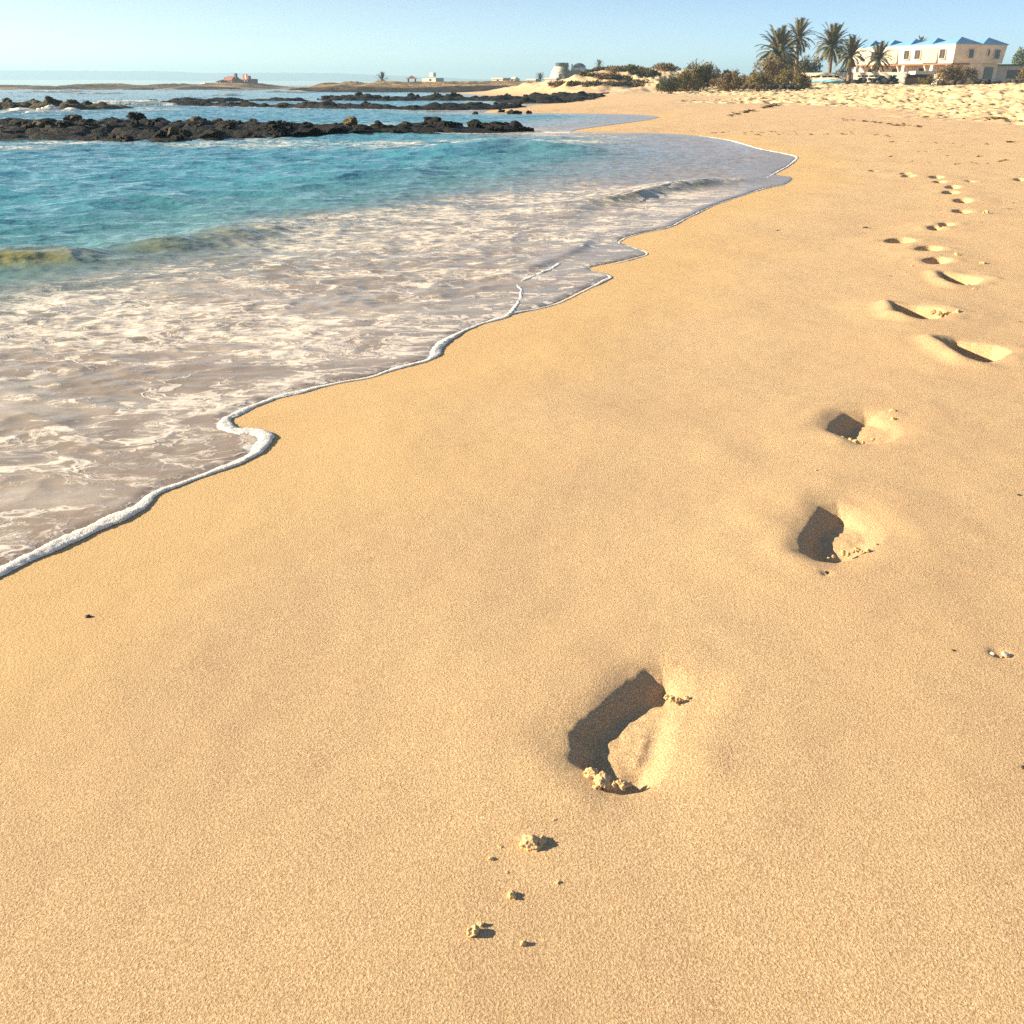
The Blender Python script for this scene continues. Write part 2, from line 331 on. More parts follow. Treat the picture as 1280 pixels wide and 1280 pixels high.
def press(x, y, z):
    for kp, ((pts, dp, wall, rim, hump), wp) in enumerate(zip(PR, PRW)):
        far = kp > 2; dp = dp * (2.0 if kp > 5 else 1.3 if far else .70)
        w = np.array(wp); c = w.mean(0); ext = np.abs(w - c).max() + .45
        m = np.where((np.abs(x - c[0]) < ext) & (np.abs(y - c[1]) < ext))[0]
        if not len(m): continue
        a, b = x[m], y[m]; d, _, _ = seg_dist(a, b, wp, True); ins = inside(a, b, wp)
        sd = np.where(ins, d, -d)
        sd = sd + .003 * fbm(a * 24, b * 24, 51, 3)
        if far: q = sstep(-.012, wall * .45, sd)
        else: q = .22 * sstep(-.115, .03, sd) + .78 * sstep(-.016, wall * 1.25, sd + .004)
        fl = 1 + .35 * gn(a * 14, b * 14, 52)
        u = np.clip((a - w[:, 0].min()) / np.ptp(w[:, 0]), 0, 1); fl = fl * (1.15 - .35 * sstep(.6, 1, u))
        if not far:
            num = 0; den = 1e-9
            for hx, hy, hv in FLOORS[kp]:
                fx, fy = flat(hx, hy, .06); k = np.exp(-((a - fx) ** 2 + (b - fy) ** 2) / (.030 if kp == 0 else .05)**2) + 1e-12; num = num + k * hv; den = den + k
            bs = 1.02 - .62 * sstep(.35, .95, u)
            fl = bs + (.75 * (num / den) + .25 * bs - bs + .10 * gn(a * 40, b * 40, 55)) * sstep(.012, .045, sd)
        dep = dp * q * fl
        rm = .62 * rim * np.exp(-((sd + .055) / .06) ** 2) * (1 + 1.3 * gn(a * 7, b * 7, 53))
        und = .006 * np.exp(-((sd + .16) / .09) ** 2)
        if kp <= 5:
            lm = sstep(0, .15, (c[0] - a) - .1 * (c[1] - b))
            und = und + (.022 if far else .005) * lm * np.exp(-((sd + .035) / .05) ** 2) * (1 + .5 * gn(a * 9, b * 9, 57))
        z[m] += -dep + rm * (1 - q) + und
    for (pp, rad, dp) in PITS:
        cx, cy = flat(*pp, z=.07); m = np.where((np.abs(x - cx) < rad * 3) & (np.abs(y - cy) < rad * 3))[0]
        if len(m): z[m] -= dp * np.exp(-(((x[m] - cx) ** 2 + (y[m] - cy) ** 2) / rad**2))
    return z
def gz(x, y):                                # ground height at single points (without prints)
    x = np.atleast_1d(np.asarray(x, float)); y = np.atleast_1d(np.asarray(y, float))
    return ground_z(x, y, shore_sd(x, y))[0]
def hit(px, py):                             # where the view ray through a pixel meets the ground
    a, b, c = ray(px, py); ts = np.geomspace(.6, 220, 900) / b
    X, Y, Z = a * ts, b * ts, H + c * ts
    g = base_z(X, Y, shore_sd(X, Y)); i = np.where(Z < g)[0]
    if not len(i): return None
    i = max(i[0], 1); u = (Z[i - 1] - g[i - 1]) / ((Z[i - 1] - g[i - 1]) - (Z[i] - g[i]) + 1e-9)
    x = X[i - 1] + u * (X[i] - X[i - 1]); y = Y[i - 1] + u * (Y[i] - Y[i - 1])
    return (float(x), float(y), float(gz(x, y)[0]))
for pts, *_ in PR:
    PRW.append([hit(*p)[:2] for p in pts])
# ------------------------------------------------------------------ polar sheet shared by sand and sea
ang = np.concatenate([np.linspace(-180, -60, 60, endpoint=False), np.linspace(-60, -38, 60, endpoint=False), np.linspace(-38, 38, 860, endpoint=False), np.linspace(38, 60, 60, endpoint=False), np.linspace(60, 180, 60, endpoint=False)])
rad = [.35]
while rad[-1] < 9000:
    r = rad[-1]; k = .004 if r < .8 else .0024 if r < 4 else .0031 if r < 75 else .006 if r < 240 else .03
    rad.append(r * (1 + k))
rad = np.array(rad); NA, NR = len(ang), len(rad)
AA, RR = np.meshgrid(np.radians(ang), rad)
X = (RR * np.sin(AA)).ravel(); Y = (RR * np.cos(AA)).ravel()
S = shore_sd(X, Y)
Z, TR = ground_z(X, Y, S); Z = press(X, Y, Z)
idx = np.arange(NA * NR).reshape(NR, NA)
nx = np.roll(idx, -1, axis=1)
Q = np.stack([idx[:-1].ravel(), nx[:-1].ravel(), nx[1:].ravel(), idx[1:].ravel()], 1)[:, ::-1]
V = np.stack([X, Y, Z], 1)
wet = sstep(1.6, .1, S + .5 * gn(X * .8, Y * .8, 61)) ; wet = np.maximum(wet, .35 * sstep(9, 3, S))
sand = np_mesh('sand_beach', V, Q, M['sand'], dict(dry=TR, wet=wet)); tag(sand, 'golden sand beach with a trail of footprints beside the sea', 'beach', kind='structure')
bm_c = MB(); bm_c.face([(float(X[i]), float(Y[i]), float(Z[i])) for i in range(NA)]); cen = bm_c.build('ground', M['sand']); tag(cen, 'patch of golden sand under the viewpoint', 'ground', kind='structure')
# ------------------------------------------------------------------ reefs (footprint lines, used by the sea for foam too)
# (centre line px, half depth m, height m, lump size m, seed)
REEFS = [
    ([(-60, 175), (0, 169), (120, 168.5), (260, 167), (380, 166), (470, 168), (494, 171)], 4.9, .38, .42, 1, 'long black lava reef of heaped boulders nearest the beach', 'lava'),
    ([(488, 160), (530, 160), (573, 163)], .8, .26, .45, 2, 'low black reef tongue beside the right end of the long reef', 'lava'),
    ([(590, 166), (622, 164.5), (652, 165.5)], .75, .30, .42, 3, 'small black rock islet by the sandy spit', 'lava'),
    ([(-40, 137), (60, 137), (132, 138)], 3.0, .5, .6, 4, 'brownish mossy reef behind the white surf at the left', 'lava2'),
    ([(140, 133), (230, 132.5), (330, 134.5), (450, 137), (560, 137.5), (648, 134)], 1.5, .36, .7, 5, 'thin dark reef running out to the far sandy point', 'lava'),
    ([(220, 128.5), (300, 127), (380, 127.5)], 2.0, .38, .9, 6, 'scattered low reef near the middle of the bay mouth', 'lava'),
    ([(385, 126), (480, 126), (600, 126.5), (668, 127)], 3.5, .5, .8, 7, 'farthest black reef under the scrubby headland', 'lava'),
    ([(640, 130), (690, 126.5), (735, 123), (775, 119.5)], 3.0, .5, .9, 8, 'dark rock shelf along the foot of the dune', 'lava')]
RW = []
for (pl, hd, ht, ls, sd, lab, mt) in REEFS: RW.append([tuple(q) for q in catmull([flat(*p) for p in pl], 4)])
# ------------------------------------------------------------------ the sea
ms = S < .03
foam = np.zeros(len(S), np.float32); off = np.maximum(-S, 0)
ii = np.where(ms)[0]; xs, ys, os_ = X[ii].astype(np.float64), Y[ii].astype(np.float64), off[ii]
fd = sstep(.0, 1.2, os_); dp = sstep(1.5, 5, os_)
rr = np.hypot(xs, ys)
def ridg(a): return (1 - np.abs(a) * 1.6) ** 2
sandy = np.zeros(len(xs), np.float32)
wv = .042 * dp * ridg(gn(xs * .75 + .4 * gn(xs * .3, ys * .3, 71), ys * 1.35, 72)) + .024 * dp * ridg(gn(xs * 1.7, ys * 2.9, 73)) + .008 * dp * gn(xs * 4.2, ys * 6.5, 74)
wv = wv + dp * .05 * gn(xs * .16, ys * .34, 75) * sstep(5, 20, os_) + .16 * gn(xs * .03, ys * .09, 76) * sstep(20, 60, os_)
turb = sstep(.05, .7, os_) * (1 - sstep(3.2, 5, os_))
wv = wv + turb * (.011 * ridg(gn(xs * 2.1, ys * 3.2, 77)) + .006 * ridg(gn(xs * 5, ys * 7.5, 78)) + .006 * gn(xs * 9, ys * 12, 79) - .008)
CREST = [([(-60, 341), (0, 335), (60, 331), (130, 324), (215, 310), (270, 302), (330, 290), (400, 281)], .078, .22, .45, [(0, 1.1), (2.4, 1), (3.1, .45), (3.8, .85), (4.5, .5), (5.2, .8), (6, .6), (7, .0)], 0.0),
    ([(690, 278), (728, 259), (792, 248), (843, 237), (879, 232), (925, 227), (955, 222)], .066, .16, .35, [(0, 0), (1, .7), (2, 1), (3, 1.2), (4, 1), (5, .4), (6, 0)], 1.0),
    ([(500, 203), (560, 196), (620, 188), (690, 190), (740, 197)], .14, .55, .8, [(0, 0), (1, .6), (2, 1), (3, .8), (4, 0)], 0.0),
    ([(590, 352), (640, 344), (668, 336), (690, 326), (730, 308), (745, 290)], .020, .06, .12, [(0, 0), (1, .8), (2, .9), (3, .7), (4, .8), (5, 0)], 1.2),
    ([(330, 232), (420, 226), (500, 222), (560, 216)], .06, .3, .5, [(0, 0), (1, 1), (2, 1), (3, 0)], 0.0),
    ([(40, 268), (120, 262), (200, 258), (260, 256)], .05, .3, .5, [(0, 0), (1, 1), (2, 1), (3, 0)], 0.0)]
for pl, amp, wf, wb, prof, fm in CREST:
    wp = [tuple(q) for q in catmull([flat(*p) for p in pl], 4)]
    cx = np.array(wp); lo = cx.min(0) - 3; hi = cx.max(0) + 3
    m = np.where((xs > lo[0]) & (xs < hi[0]) & (ys > lo[1]) & (ys < hi[1]))[0]
    d, par, side = seg_dist(xs[m].astype(np.float32), ys[m].astype(np.float32), wp); par = par / 4
    t = np.where(side < 0, d, -d) + .07 * wf / .2 * gn(xs[m] * 2.2, ys[m] * 2.2, 81)   # positive on the shore side
    a = np.interp(par, [p for p, _ in prof], [q for _, q in prof])
    g = np.where(t > 0, np.exp(-(t / wf) ** 2), np.exp(-(t / wb) ** 2))
    wv[m] += amp * a * g
    if amp in (.078, .066): sandy[m] = np.maximum(sandy[m], np.clip(a * a * np.exp(-((t - wf * .5) / (wf * .9)) ** 2) * (.75 + .8 * gn(xs[m] * 1.3, ys[m] * 2.5, 87)), 0, 1))
    if fm:
        fl = fm * a * np.exp(-((t - wf * .1) / (wf * .8)) ** 2) * (.55 + 1.1 * gn(xs[m] * 4, ys[m] * 4, 82)) * 1.3
        foam[ii[m]] = np.maximum(foam[ii[m]], fl)
zw = .007 * sstep(0, .06, os_) + wv
zw = np.where(S[ii] < 0, np.maximum(zw, Z[ii] + .006 * sstep(0, .05, os_)), Z[ii] - .05)
lz = sstep(.0, .16, os_ + .10 * gn(xs * 2.5, ys * 2.5, 86)) * (1 - sstep(2.3, 3.5, os_ + .9 * gn(xs * .5, ys * .5, 83)))
foam[ii] = np.maximum(foam[ii], 1.3 * sstep(.24, .02, os_ + .16 * gn(xs * 3.2, ys * 3.2, 88)) * (.55 + 1.0 * gn(xs * 9, ys * 9, 89)) * sstep(11, 6, rr))
far_bay = sstep(9.5, 14, ys)                  # thin film in the bay further on carries little foam
foam[ii] = np.maximum(foam[ii], lz * (.66 - .50 * far_bay) * (1 + .5 * gn(xs * .6, ys * .6, 84)))
foam[ii] = np.maximum(foam[ii], .12 * sstep(8, 20, ys) * sstep(0, .3, os_) * (1 - sstep(3, 5, os_)))
for (pl, hd, ht, ls, sd, lab, mt), wp in zip(REEFS, RW):
    cx = np.array(wp); lo = cx.min(0) - hd - 3; hi = cx.max(0) + hd + 3
    m = np.where((xs > lo[0]) & (xs < hi[0]) & (ys > lo[1]) & (ys < hi[1]))[0]
    d, _, _ = seg_dist(xs[m].astype(np.float32), ys[m].astype(np.float32), wp)
    e = d - hd * .85
    k = np.exp(-(e / (.5 + .2 * hd)) ** 2) * (.60 + .95 * fbm(xs[m] * .55, ys[m] * .9, 91 + sd, 3))
    foam[ii[m]] = np.maximum(foam[ii[m]], 1.15 * k)
# white caps and surf lines out in the bay
cap = sstep(.50, .68, fbm(xs * .05, ys * .16, 95, 4)) * sstep(38, 60, ys) * sstep(8, 20, os_)
foam[ii] = np.maximum(foam[ii], 1.15 * cap); wv2 = .25 * cap; zw = zw + wv2
surf = np.exp(-((ys - 46 - .12 * xs) / 1.6) ** 2) * sstep(-17, -18.5, xs) * sstep(-22.5, -21, xs) * (.6 + 1.2 * gn(xs * 1.2, ys * .8, 97))
foam[ii] = np.maximum(foam[ii], 1.5 * surf); zw = zw + .15 * surf * (1 + gn(xs * 1.5, ys * 1.5, 96))
remap = np.full(len(S), -1, np.int64)
qk = Q[(ms[Q]).all(1)]; used = np.unique(qk); remap[used] = np.arange(len(used))
SD = np.zeros(len(S)); SD[ii] = sandy; ZW = np.zeros(len(S)); ZW[ii] = zw
sea = np_mesh('sea_water', np.stack([X[used], Y[used], ZW[used]], 1), remap[qk], M['water'], dict(off=off[used], foam=foam[used], sandy=SD[used]))
tag(sea, 'turquoise sea running up the beach in a foamy swash', 'sea', kind='structure')
# ------------------------------------------------------------------ foam ropes
def rope(name, ctrl, label, seed, base=0.0, step=.003, flatten=.36, thin=False, lump=1.0):
    P3 = []
    for (px, py, w) in ctrl:
        x, y = flat(px, py, .01) if px > -900 else (0, 0)
        dist = math.hypot(math.hypot(x, y), H)
        P3.append((x, y, .5 * (w * .70 if w > 8 else w * .62) / F * dist))
    p = catmull(P3, 24); p = np.array(p)
    L = np.concatenate([[0], np.cumsum(np.hypot(*np.diff(p[:, :2], axis=0).T))]); n = int(min(3200, max(20, L[-1] / step)))
    t = np.linspace(0, L[-1], n); c = np.stack([np.interp(t, L, p[:, k]) for k in range(3)], 1); c[:, 2] *= 1 + .75 * gn(t * 2.3, t * 0 + .37, seed + 9) + .35 * gn(t * 6, t * 0 + .61, seed + 8)
    T = np.gradient(c[:, :2], axis=0); T /= np.linalg.norm(T, axis=1)[:, None] + 1e-9; Nn = np.stack([-T[:, 1], T[:, 0]], 1)
    m = 28; th = np.linspace(0, 2 * np.pi, m, endpoint=False)
    TT, HH = np.meshgrid(t, th, indexing='ij')
    r = c[:, 2][:, None] * (1 + .45 * lump * gn(TT * 9, np.cos(HH) * .8, seed) + .5 * (lump - 1) * gn(TT * 22, np.cos(HH) * 1.2, seed + 7) + .22 * gn(TT * 40, np.cos(HH) * 1.5, seed + 1) + .14 * gn(TT * 120, HH * 3, seed + 2) + .10 * gn(TT * 260, HH * 6, seed + 3))
    if thin: r = r * sstep(-.25, .15, fbm(TT * 1.6, TT * 0, seed + 5, 3) + .1) 
    r = np.maximum(r, .0005)
    wob = gn(t * 11, t * 0 + .2, seed + 21) * .006 + gn(t * 38, t * 0 + .8, seed + 22) * .003; c[:, 0] += Nn[:, 0] * wob; c[:, 1] += Nn[:, 1] * wob
    g = gz(c[:, 0], c[:, 1]); g = np.maximum(g, .001)
    Vx = c[:, 0][:, None] + Nn[:, 0][:, None] * r * np.cos(HH) * 1.2; Vy = c[:, 1][:, None] + Nn[:, 1][:, None] * r * np.cos(HH) * 1.2
    Vz = g[:, None] + base + .18 * r + r * np.sin(HH) * flatten
    V = np.stack([Vx, Vy, Vz], -1).reshape(-1, 3); id_ = np.arange(n * m).reshape(n, m); nx_ = np.roll(id_, -1, 1)
    Qf = np.stack([id_[:-1].ravel(), nx_[:-1].ravel(), nx_[1:].ravel(), id_[1:].ravel()], 1)
    o = np_mesh(name, V, Qf, M['foam']); return tag(o, label, 'foam', kind='stuff')
rope('sea_foam', [(-120, 770, 20), (0, 712, 21), (60, 684, 21), (130, 652, 24), (170, 634, 23), (200, 611, 15), (250, 593, 15), (300, 574, 20), (325, 558, 24), (331, 546, 24), (318, 539, 22), (297, 537, 20), (280, 530, 19),
    (284, 521, 15), (296, 516, 14), (318, 505, 12), (342, 496, 12), (375, 488, 13), (420, 477, 9), (460, 470, 8), (500, 457, 9), (533, 449, 10), (544, 441, 13), (549, 431, 13), (566, 419, 10), (598, 404, 10), (630, 395, 11), (640, 390, 10),
    (690, 380, 5), (722, 366, 6), (752, 351, 7), (763, 344, 4), (740, 337, 2)], 'white frothy foam edge of the swash on the sand', 101)
rope('sea_foam', [(638, 391, 8), (645, 381, 8), (651, 371, 7), (652, 362, 6), (646, 355, 5), (654, 350, 7), (668, 344, 8), (686, 337, 7), (697, 330, 5), (714, 318, 3), (732, 303, 3.5), (745, 292, 4), (742, 286, 2)], 'lumpy inner froth line branching off the swash edge', 111, .004, .004, .4, False, 1.6)
rope('sea_foam', [(770, 328, 2), (803, 319, 3), (808, 314, 3), (788, 307, 2), (774, 302, 2), (792, 293, 2.5), (836, 283, 4), (858, 272, 3), (895, 255, 2.5), (925, 245, 2), (955, 235, 2.5), (982, 230, 2)], 'thin froth edge in the curve of the bay', 119, 0, .006, .5, False, 1.6)
rope('sea_foam', [(950, 227, 1.5), (965, 218, 3), (985, 207, 3), (996, 196, 2.5), (975, 190.5, 2.5), (949, 185.5, 2.5), (914, 175.5, 2.5), (875, 169.5, 1.5)], 'far froth edge along the curve of the bay', 121, 0, .008, .5, False, 1.6)
rope('sea_foam', [(775, 253, 1.5), (800, 246, 4), (820, 241, 4.5), (843, 236, 5), (862, 233, 4), (885, 231, 2)], 'froth on the crest of the little breaker', 123, .075, .006, .6, True)
# ------------------------------------------------------------------ reefs and boulders
def build_reef(wp, hd, ht, ls, seed, mt, label):
    p = np.array(wp); L = np.concatenate([[0], np.cumsum(np.hypot(*np.diff(p, axis=0).T))])
    nu = int(min(520, max(60, L[-1] / (ls * .07)))); nv = int(min(170, max(40, 2.4 * hd / (ls * .07))))
    t = np.linspace(0, L[-1], nu); c = np.stack([np.interp(t, L, p[:, k]) for k in range(2)], 1)
    T = np.gradient(c, axis=0); T /= np.linalg.norm(T, axis=1)[:, None]; Nn = np.stack([-T[:, 1], T[:, 0]], 1)
    v = np.linspace(-1.2, 1.2, nv); TT, VV = np.meshgrid(t, v, indexing='ij')
    x = c[:, 0][:, None] + Nn[:, 0][:, None] * VV * hd; y = c[:, 1][:, None] + Nn[:, 1][:, None] * VV * hd
    edge = np.abs(VV) + .35 * fbm(x * .5, y * .5, seed * 7, 3)
    env = (1 - sstep(.45, 1.05, edge)) * sstep(0, .08 * L[-1] + .3, TT) * sstep(0, .08 * L[-1] + .3, L[-1] - TT)
    env = env * (.75 + .6 * fbm(TT * .22, VV * .6, seed * 11, 3))
    d, rid = worley(x / ls + .2 * gn(x * 2, y * 2, seed), y / ls, seed * 13); d2, rid2 = worley(x / ls * 2.3, y / ls * 2.3, seed * 17)
    dome = np.sqrt(np.maximum(0, 1 - (d / .72) ** 2)) * (.45 + .9 * rid); dome2 = np.sqrt(np.maximum(0, 1 - (d2 / .75) ** 2)) * rid2
    if seed == 1: env = env * np.clip(1.3 - .55 * TT / L[-1], 0, 2)
    z = -.28 + ht * env * (.42 + .36 * dome) + env * (.10 * ls * dome + .05 * ls * dome2) + .28 * sstep(0, .25, env) + .05 * ls * fbm(x * 2.2 / ls, y * 2.2 / ls, seed, 4)
    z = z - .05
    V = np.stack([x, y, z], -1).reshape(-1, 3); id_ = np.arange(nu * nv).reshape(nu, nv)
    Qf = np.stack([id_[:-1, :-1].ravel(), id_[1:, :-1].ravel(), id_[1:, 1:].ravel(), id_[:-1, 1:].ravel()], 1)
    o = np_mesh('lava_reef', V, Qf, M[mt]); tag(o, label, 'reef')
    return x, y, z, env
def rock_mesh(name, mat, seed, sub=3, flat_=.7, rough=.35):
    bm = bmesh.new(); bmesh.ops.create_icosphere(bm, subdivisions=sub, radius=1)
    off_ = Vector((seed * 3.1, seed * 1.7, seed * 2.3))
    for v in bm.verts:
        n = v.co.normalized(); k = 1 + rough * mnoise.noise(n * 1.3 + off_) + rough * .5 * mnoise.noise(n * 3.1 + off_) + rough * .25 * mnoise.noise(n * 7 + off_)
        k += rough * (.07 * mnoise.noise(n * 15 + off_) + (.03 * mnoise.noise(n * 26 - off_) if sub > 4 else 0)) - .25 * rough * abs(mnoise.noise(n * 2.2 - off_))
        v.co = Vector((n.x * k, n.y * k * .85, n.z * k * flat_))
    me = bpy.data.meshes.new(name); bm.to_mesh(me); bm.free(); me.materials.append(mat)
    me.polygons.foreach_set('use_smooth', [True] * len(me.polygons)); return me
def put(me, name, loc, sc, rz, label, cat, group=None):
    o = bpy.data.objects.new(name, me); COL.objects.link(o); o.location = loc; o.scale = (sc, sc, sc) if not hasattr(sc, '__len__') else sc
    o.rotation_euler = (random.uniform(-.3, .3), random.uniform(-.3, .3), rz); return tag(o, label, cat, group)
RD = [build_reef(wp, hd, ht, ls, sd, mt, lab) for (pl, hd, ht, ls, sd, lab, mt), wp in zip(REEFS, RW)]
BL = [rock_mesh('boulder', M['lava'], k + 1, 4, .6, .6) for k in range(5)]; BM = [rock_mesh('boulder', M['lava2'], k + 9, 4, .6, .6) for k in range(4)]; BO = [rock_mesh('boulder', M['ochre'], k + 21, 4, .75, .55) for k in range(3)]
def boulders(ri, n, smin, smax, meshes, label, group, seed):
    x, y, z, env = RD[ri]; rg = np.random.default_rng(seed); ok = np.argwhere(env > .25)
    for i, j in ok[rg.choice(len(ok), n, replace=False)]:
        s_ = rg.uniform(smin, smax); put(random.choice(meshes), 'boulder', (x[i, j], y[i, j], z[i, j] + s_ * .08), (s_ * rg.uniform(.8, 1.5), s_, s_ * rg.uniform(.7, 1.1)), rg.uniform(0, 6.28), label, 'boulder', group)
boulders(0, 90, .07, .19, BL, 'black wet lava boulder heaped in the long reef nearest the beach', 'black boulders of the long reef', 1)
boulders(0, 34, .08, .18, BM, 'olive brown weathered boulder among the black rocks of the long reef', 'olive boulders of the long reef', 2)
boulders(3, 26, .12, .3, BM, 'brown mossy boulder on the reef behind the surf', 'boulders of the reef behind the surf', 3)
boulders(4, 34, .08, .2, BL, 'dark boulder on the thin reef to the far point', 'boulders of the thin reef', 4)
boulders(6, 30, .16, .36, BL, 'dark boulder on the farthest reef below the headland', 'boulders of the farthest reef', 5)
boulders(7, 26, .15, .35, BL, 'dark boulder on the rock shelf below the dune', 'boulders below the dune', 6)
boulders(1, 7, .12, .25, BL, 'small black rock on the low reef tongue', 'rocks of the reef tongue', 7)
boulders(2, 7, .12, .25, BL, 'small black rock on the islet by the spit', 'rocks of the little islet', 8)
OCH = [((50, 162), .34, 'pale ochre boulder with pointed top at the left of the long reef'), ((97, 148), .24, 'sunlit ochre boulder crowning the long reef near its left end'), ((247, 155), .30, 'upright tan boulder facing the sun mid long reef'),
    ((217, 166), .22, 'small tan boulder low on the water side of the long reef'), ((440, 147), .30, 'brown sunlit boulder on the right shoulder of the long reef'), ((176, 148), .20, 'small rounded olive tan boulder on the crest of the long reef')]
for (pp, s_, lab) in OCH:
    x, y, z, e = RD[0]; bx, by = proj(x, y, z); k = np.argmin(np.hypot(bx - pp[0], (by - pp[1]) * 2) + 40 * (e < .3) + .6 * (y - 22)); s_ *= .62
    put(random.choice(BO), 'boulder', (x.ravel()[k], y.ravel()[k], z.ravel()[k] + s_ * .1), (s_, s_, s_ * 1.1), random.uniform(0, 6), lab, 'boulder')
for k, (pp, s_) in enumerate([((594, 143), .12), ((627, 141), .16), ((640, 142.5), .22), ((648, 142.5), .16), ((661, 142), .14)]):
    wx, wy = flat(*pp); put(BL[k % 5], 'shore_rock', (wx, wy, .03), s_, k, 'small black rock at the tip of the far sandy point', 'rock', 'black rocks on the far sandy point')
# whitewater thrown up at the reefs
rope('sea_foam', [(10, 145, 2), (28, 144, 5), (45, 142, 8), (60, 140, 11), (75, 138, 10), (86, 138, 5)], 'white surf breaking behind the long reef', 131, .0, .02, .7, True, 1.7)
rope('sea_foam', [(255, 180, 2), (268, 177, 6), (285, 177, 6), (310, 178, 4), (340, 178, 2)], 'white wash against the front of the long reef', 133, .01, .02, .4, True, 2.4)
rope('sea_foam', [(20, 181, 2), (45, 179, 4), (70, 180, 4), (100, 179, 2), (140, 180, 3), (180, 179, 1)], 'thin wash along the left foot of the long reef', 135, .0, .02, .3, True, 2.4)
# ------------------------------------------------------------------ headland, islet, mountains
def land(name, sil, y0, y1, mat, label, seed, front=.12, dark=True, zb=-.6, amp=.5, nu=420, nv=90):
    pxs = np.linspace(sil[0][0], sil[-1][0], nu); top = np.interp(pxs, [p[0] for p in sil], [p[1] for p in sil])
    u = np.linspace(0, 1, nv); PXg, U = np.meshgrid(pxs, u, indexing='ij'); yy = y0 + (y1 - y0) * U
    ymid = y0 + .45 * (y1 - y0)
    zt = np.array([at(a, ymid, b)[2] for a, b in zip(pxs, top)])
    x = np.array([at(a, 1.0)[0] for a in pxs])[:, None] * (ymid + .5 * (yy - ymid))
    sh_ = sstep(0, front, U + .03 * fbm(x * .05, yy * .05, seed, 3)) * .62 + .38 * sstep(front, .45, U)
    sh_ = sh_ * (1 - .2 * sstep(.6, 1, U)); end = sstep(0, .05, (PXg - sil[0][0]) / (sil[-1][0] - sil[0][0])) * sstep(0, .03, (sil[-1][0] - PXg) / (sil[-1][0] - sil[0][0]))
    z = zb + (zt[:, None] - zb) * sh_ * end + amp * end * sh_ * fbm(x * .12, yy * .12, seed + 3, 5)
    dk = (1 - sstep(front * .6, front * 1.5, U + .06 * fbm(x * .06, yy * .06, seed + 5, 3))) if dark else np.zeros_like(z)
    V = np.stack([x, yy, z], -1).reshape(-1, 3); id_ = np.arange(nu * nv).reshape(nu, nv)
    Qf = np.stack([id_[:-1, :-1].ravel(), id_[1:, :-1].ravel(), id_[1:, 1:].ravel(), id_[:-1, 1:].ravel()], 1)
    o = np_mesh(name, V, Qf, mat, dict(dark=dk.ravel())); return tag(o, label, 'land', kind='structure')
land('headland', [(372, 110), (392, 107), (405, 104), (425, 105), (440, 103), (455, 106), (470, 103), (510, 103), (545, 103), (600, 102.5), (650, 102), (690, 102), (725, 100), (760, 99), (800, 99)], 142, 300, M['head'], 'low scrubby brown headland across the bay', 5, .2)
land('islet', [(-80, 107), (0, 106.5), (30, 108), (80, 108.5), (95, 105.5), (110, 106), (130, 104.5), (150, 107.5), (190, 107), (215, 104.5), (232, 107.5), (250, 106.5), (270, 104), (290, 104), (312, 104.5), (330, 108), (350, 109), (385, 109.5), (405, 108), (430, 110)], 232, 345, M['isle'], 'flat tawny islet with dunes far across the water', 15, .1, True, -.6, .35)
mt = [(-700, 86), (-400, 86.5), (-200, 86), (0, 87.5), (100, 88), (200, 88.5), (260, 91), (330, 90.5), (420, 91), (480, 93.5), (540, 96), (600, 99), (680, 103), (760, 106)]
land('mountains', mt, 3300, 3900, M['mount'], 'hazy blue mountain range along the far horizon', 25, .5, False, -5, 2, 260, 30)
# ------------------------------------------------------------------ plants
def frond_mb(mb, base, az, el, L, droop, n=13, wl=.24):
    p = Vector(base); d = Vector((math.cos(az) * math.cos(el), math.sin(az) * math.cos(el), math.sin(el))); step = L / n; pts = [p.copy()]; dirs = [d.copy()]
    for i in range(n):
        p = p + d * step; d = (d + Vector((0, 0, -droop * (i + 1) / n * step * 1.4))).normalized(); pts.append(p.copy()); dirs.append(d.copy())
    side = Vector((-math.sin(az), math.cos(az), 0))
    for i in range(n):
        mb.face([pts[i] + side * .02 * L * .3, pts[i + 1] + side * .015 * L * .3, pts[i + 1] - side * .015 * L * .3, pts[i] - side * .02 * L * .3])
    for i in range(1, n + 1):
        t = i / n; ll = wl * L * (.35 + 1.1 * t * (1.25 - t)) * random.uniform(.8, 1.15)
        for sgn in (-1, 1):
            for q in (0, .5):
                o = pts[i - 1].lerp(pts[i], q); tip = o + (side * sgn * .75 + dirs[i] * .75 + Vector((0, 0, -.18))).normalized() * ll
                w = dirs[i] * (step * .32); up = Vector((0, 0, .02 * L))
                mb.face([o - w, o + w, tip])
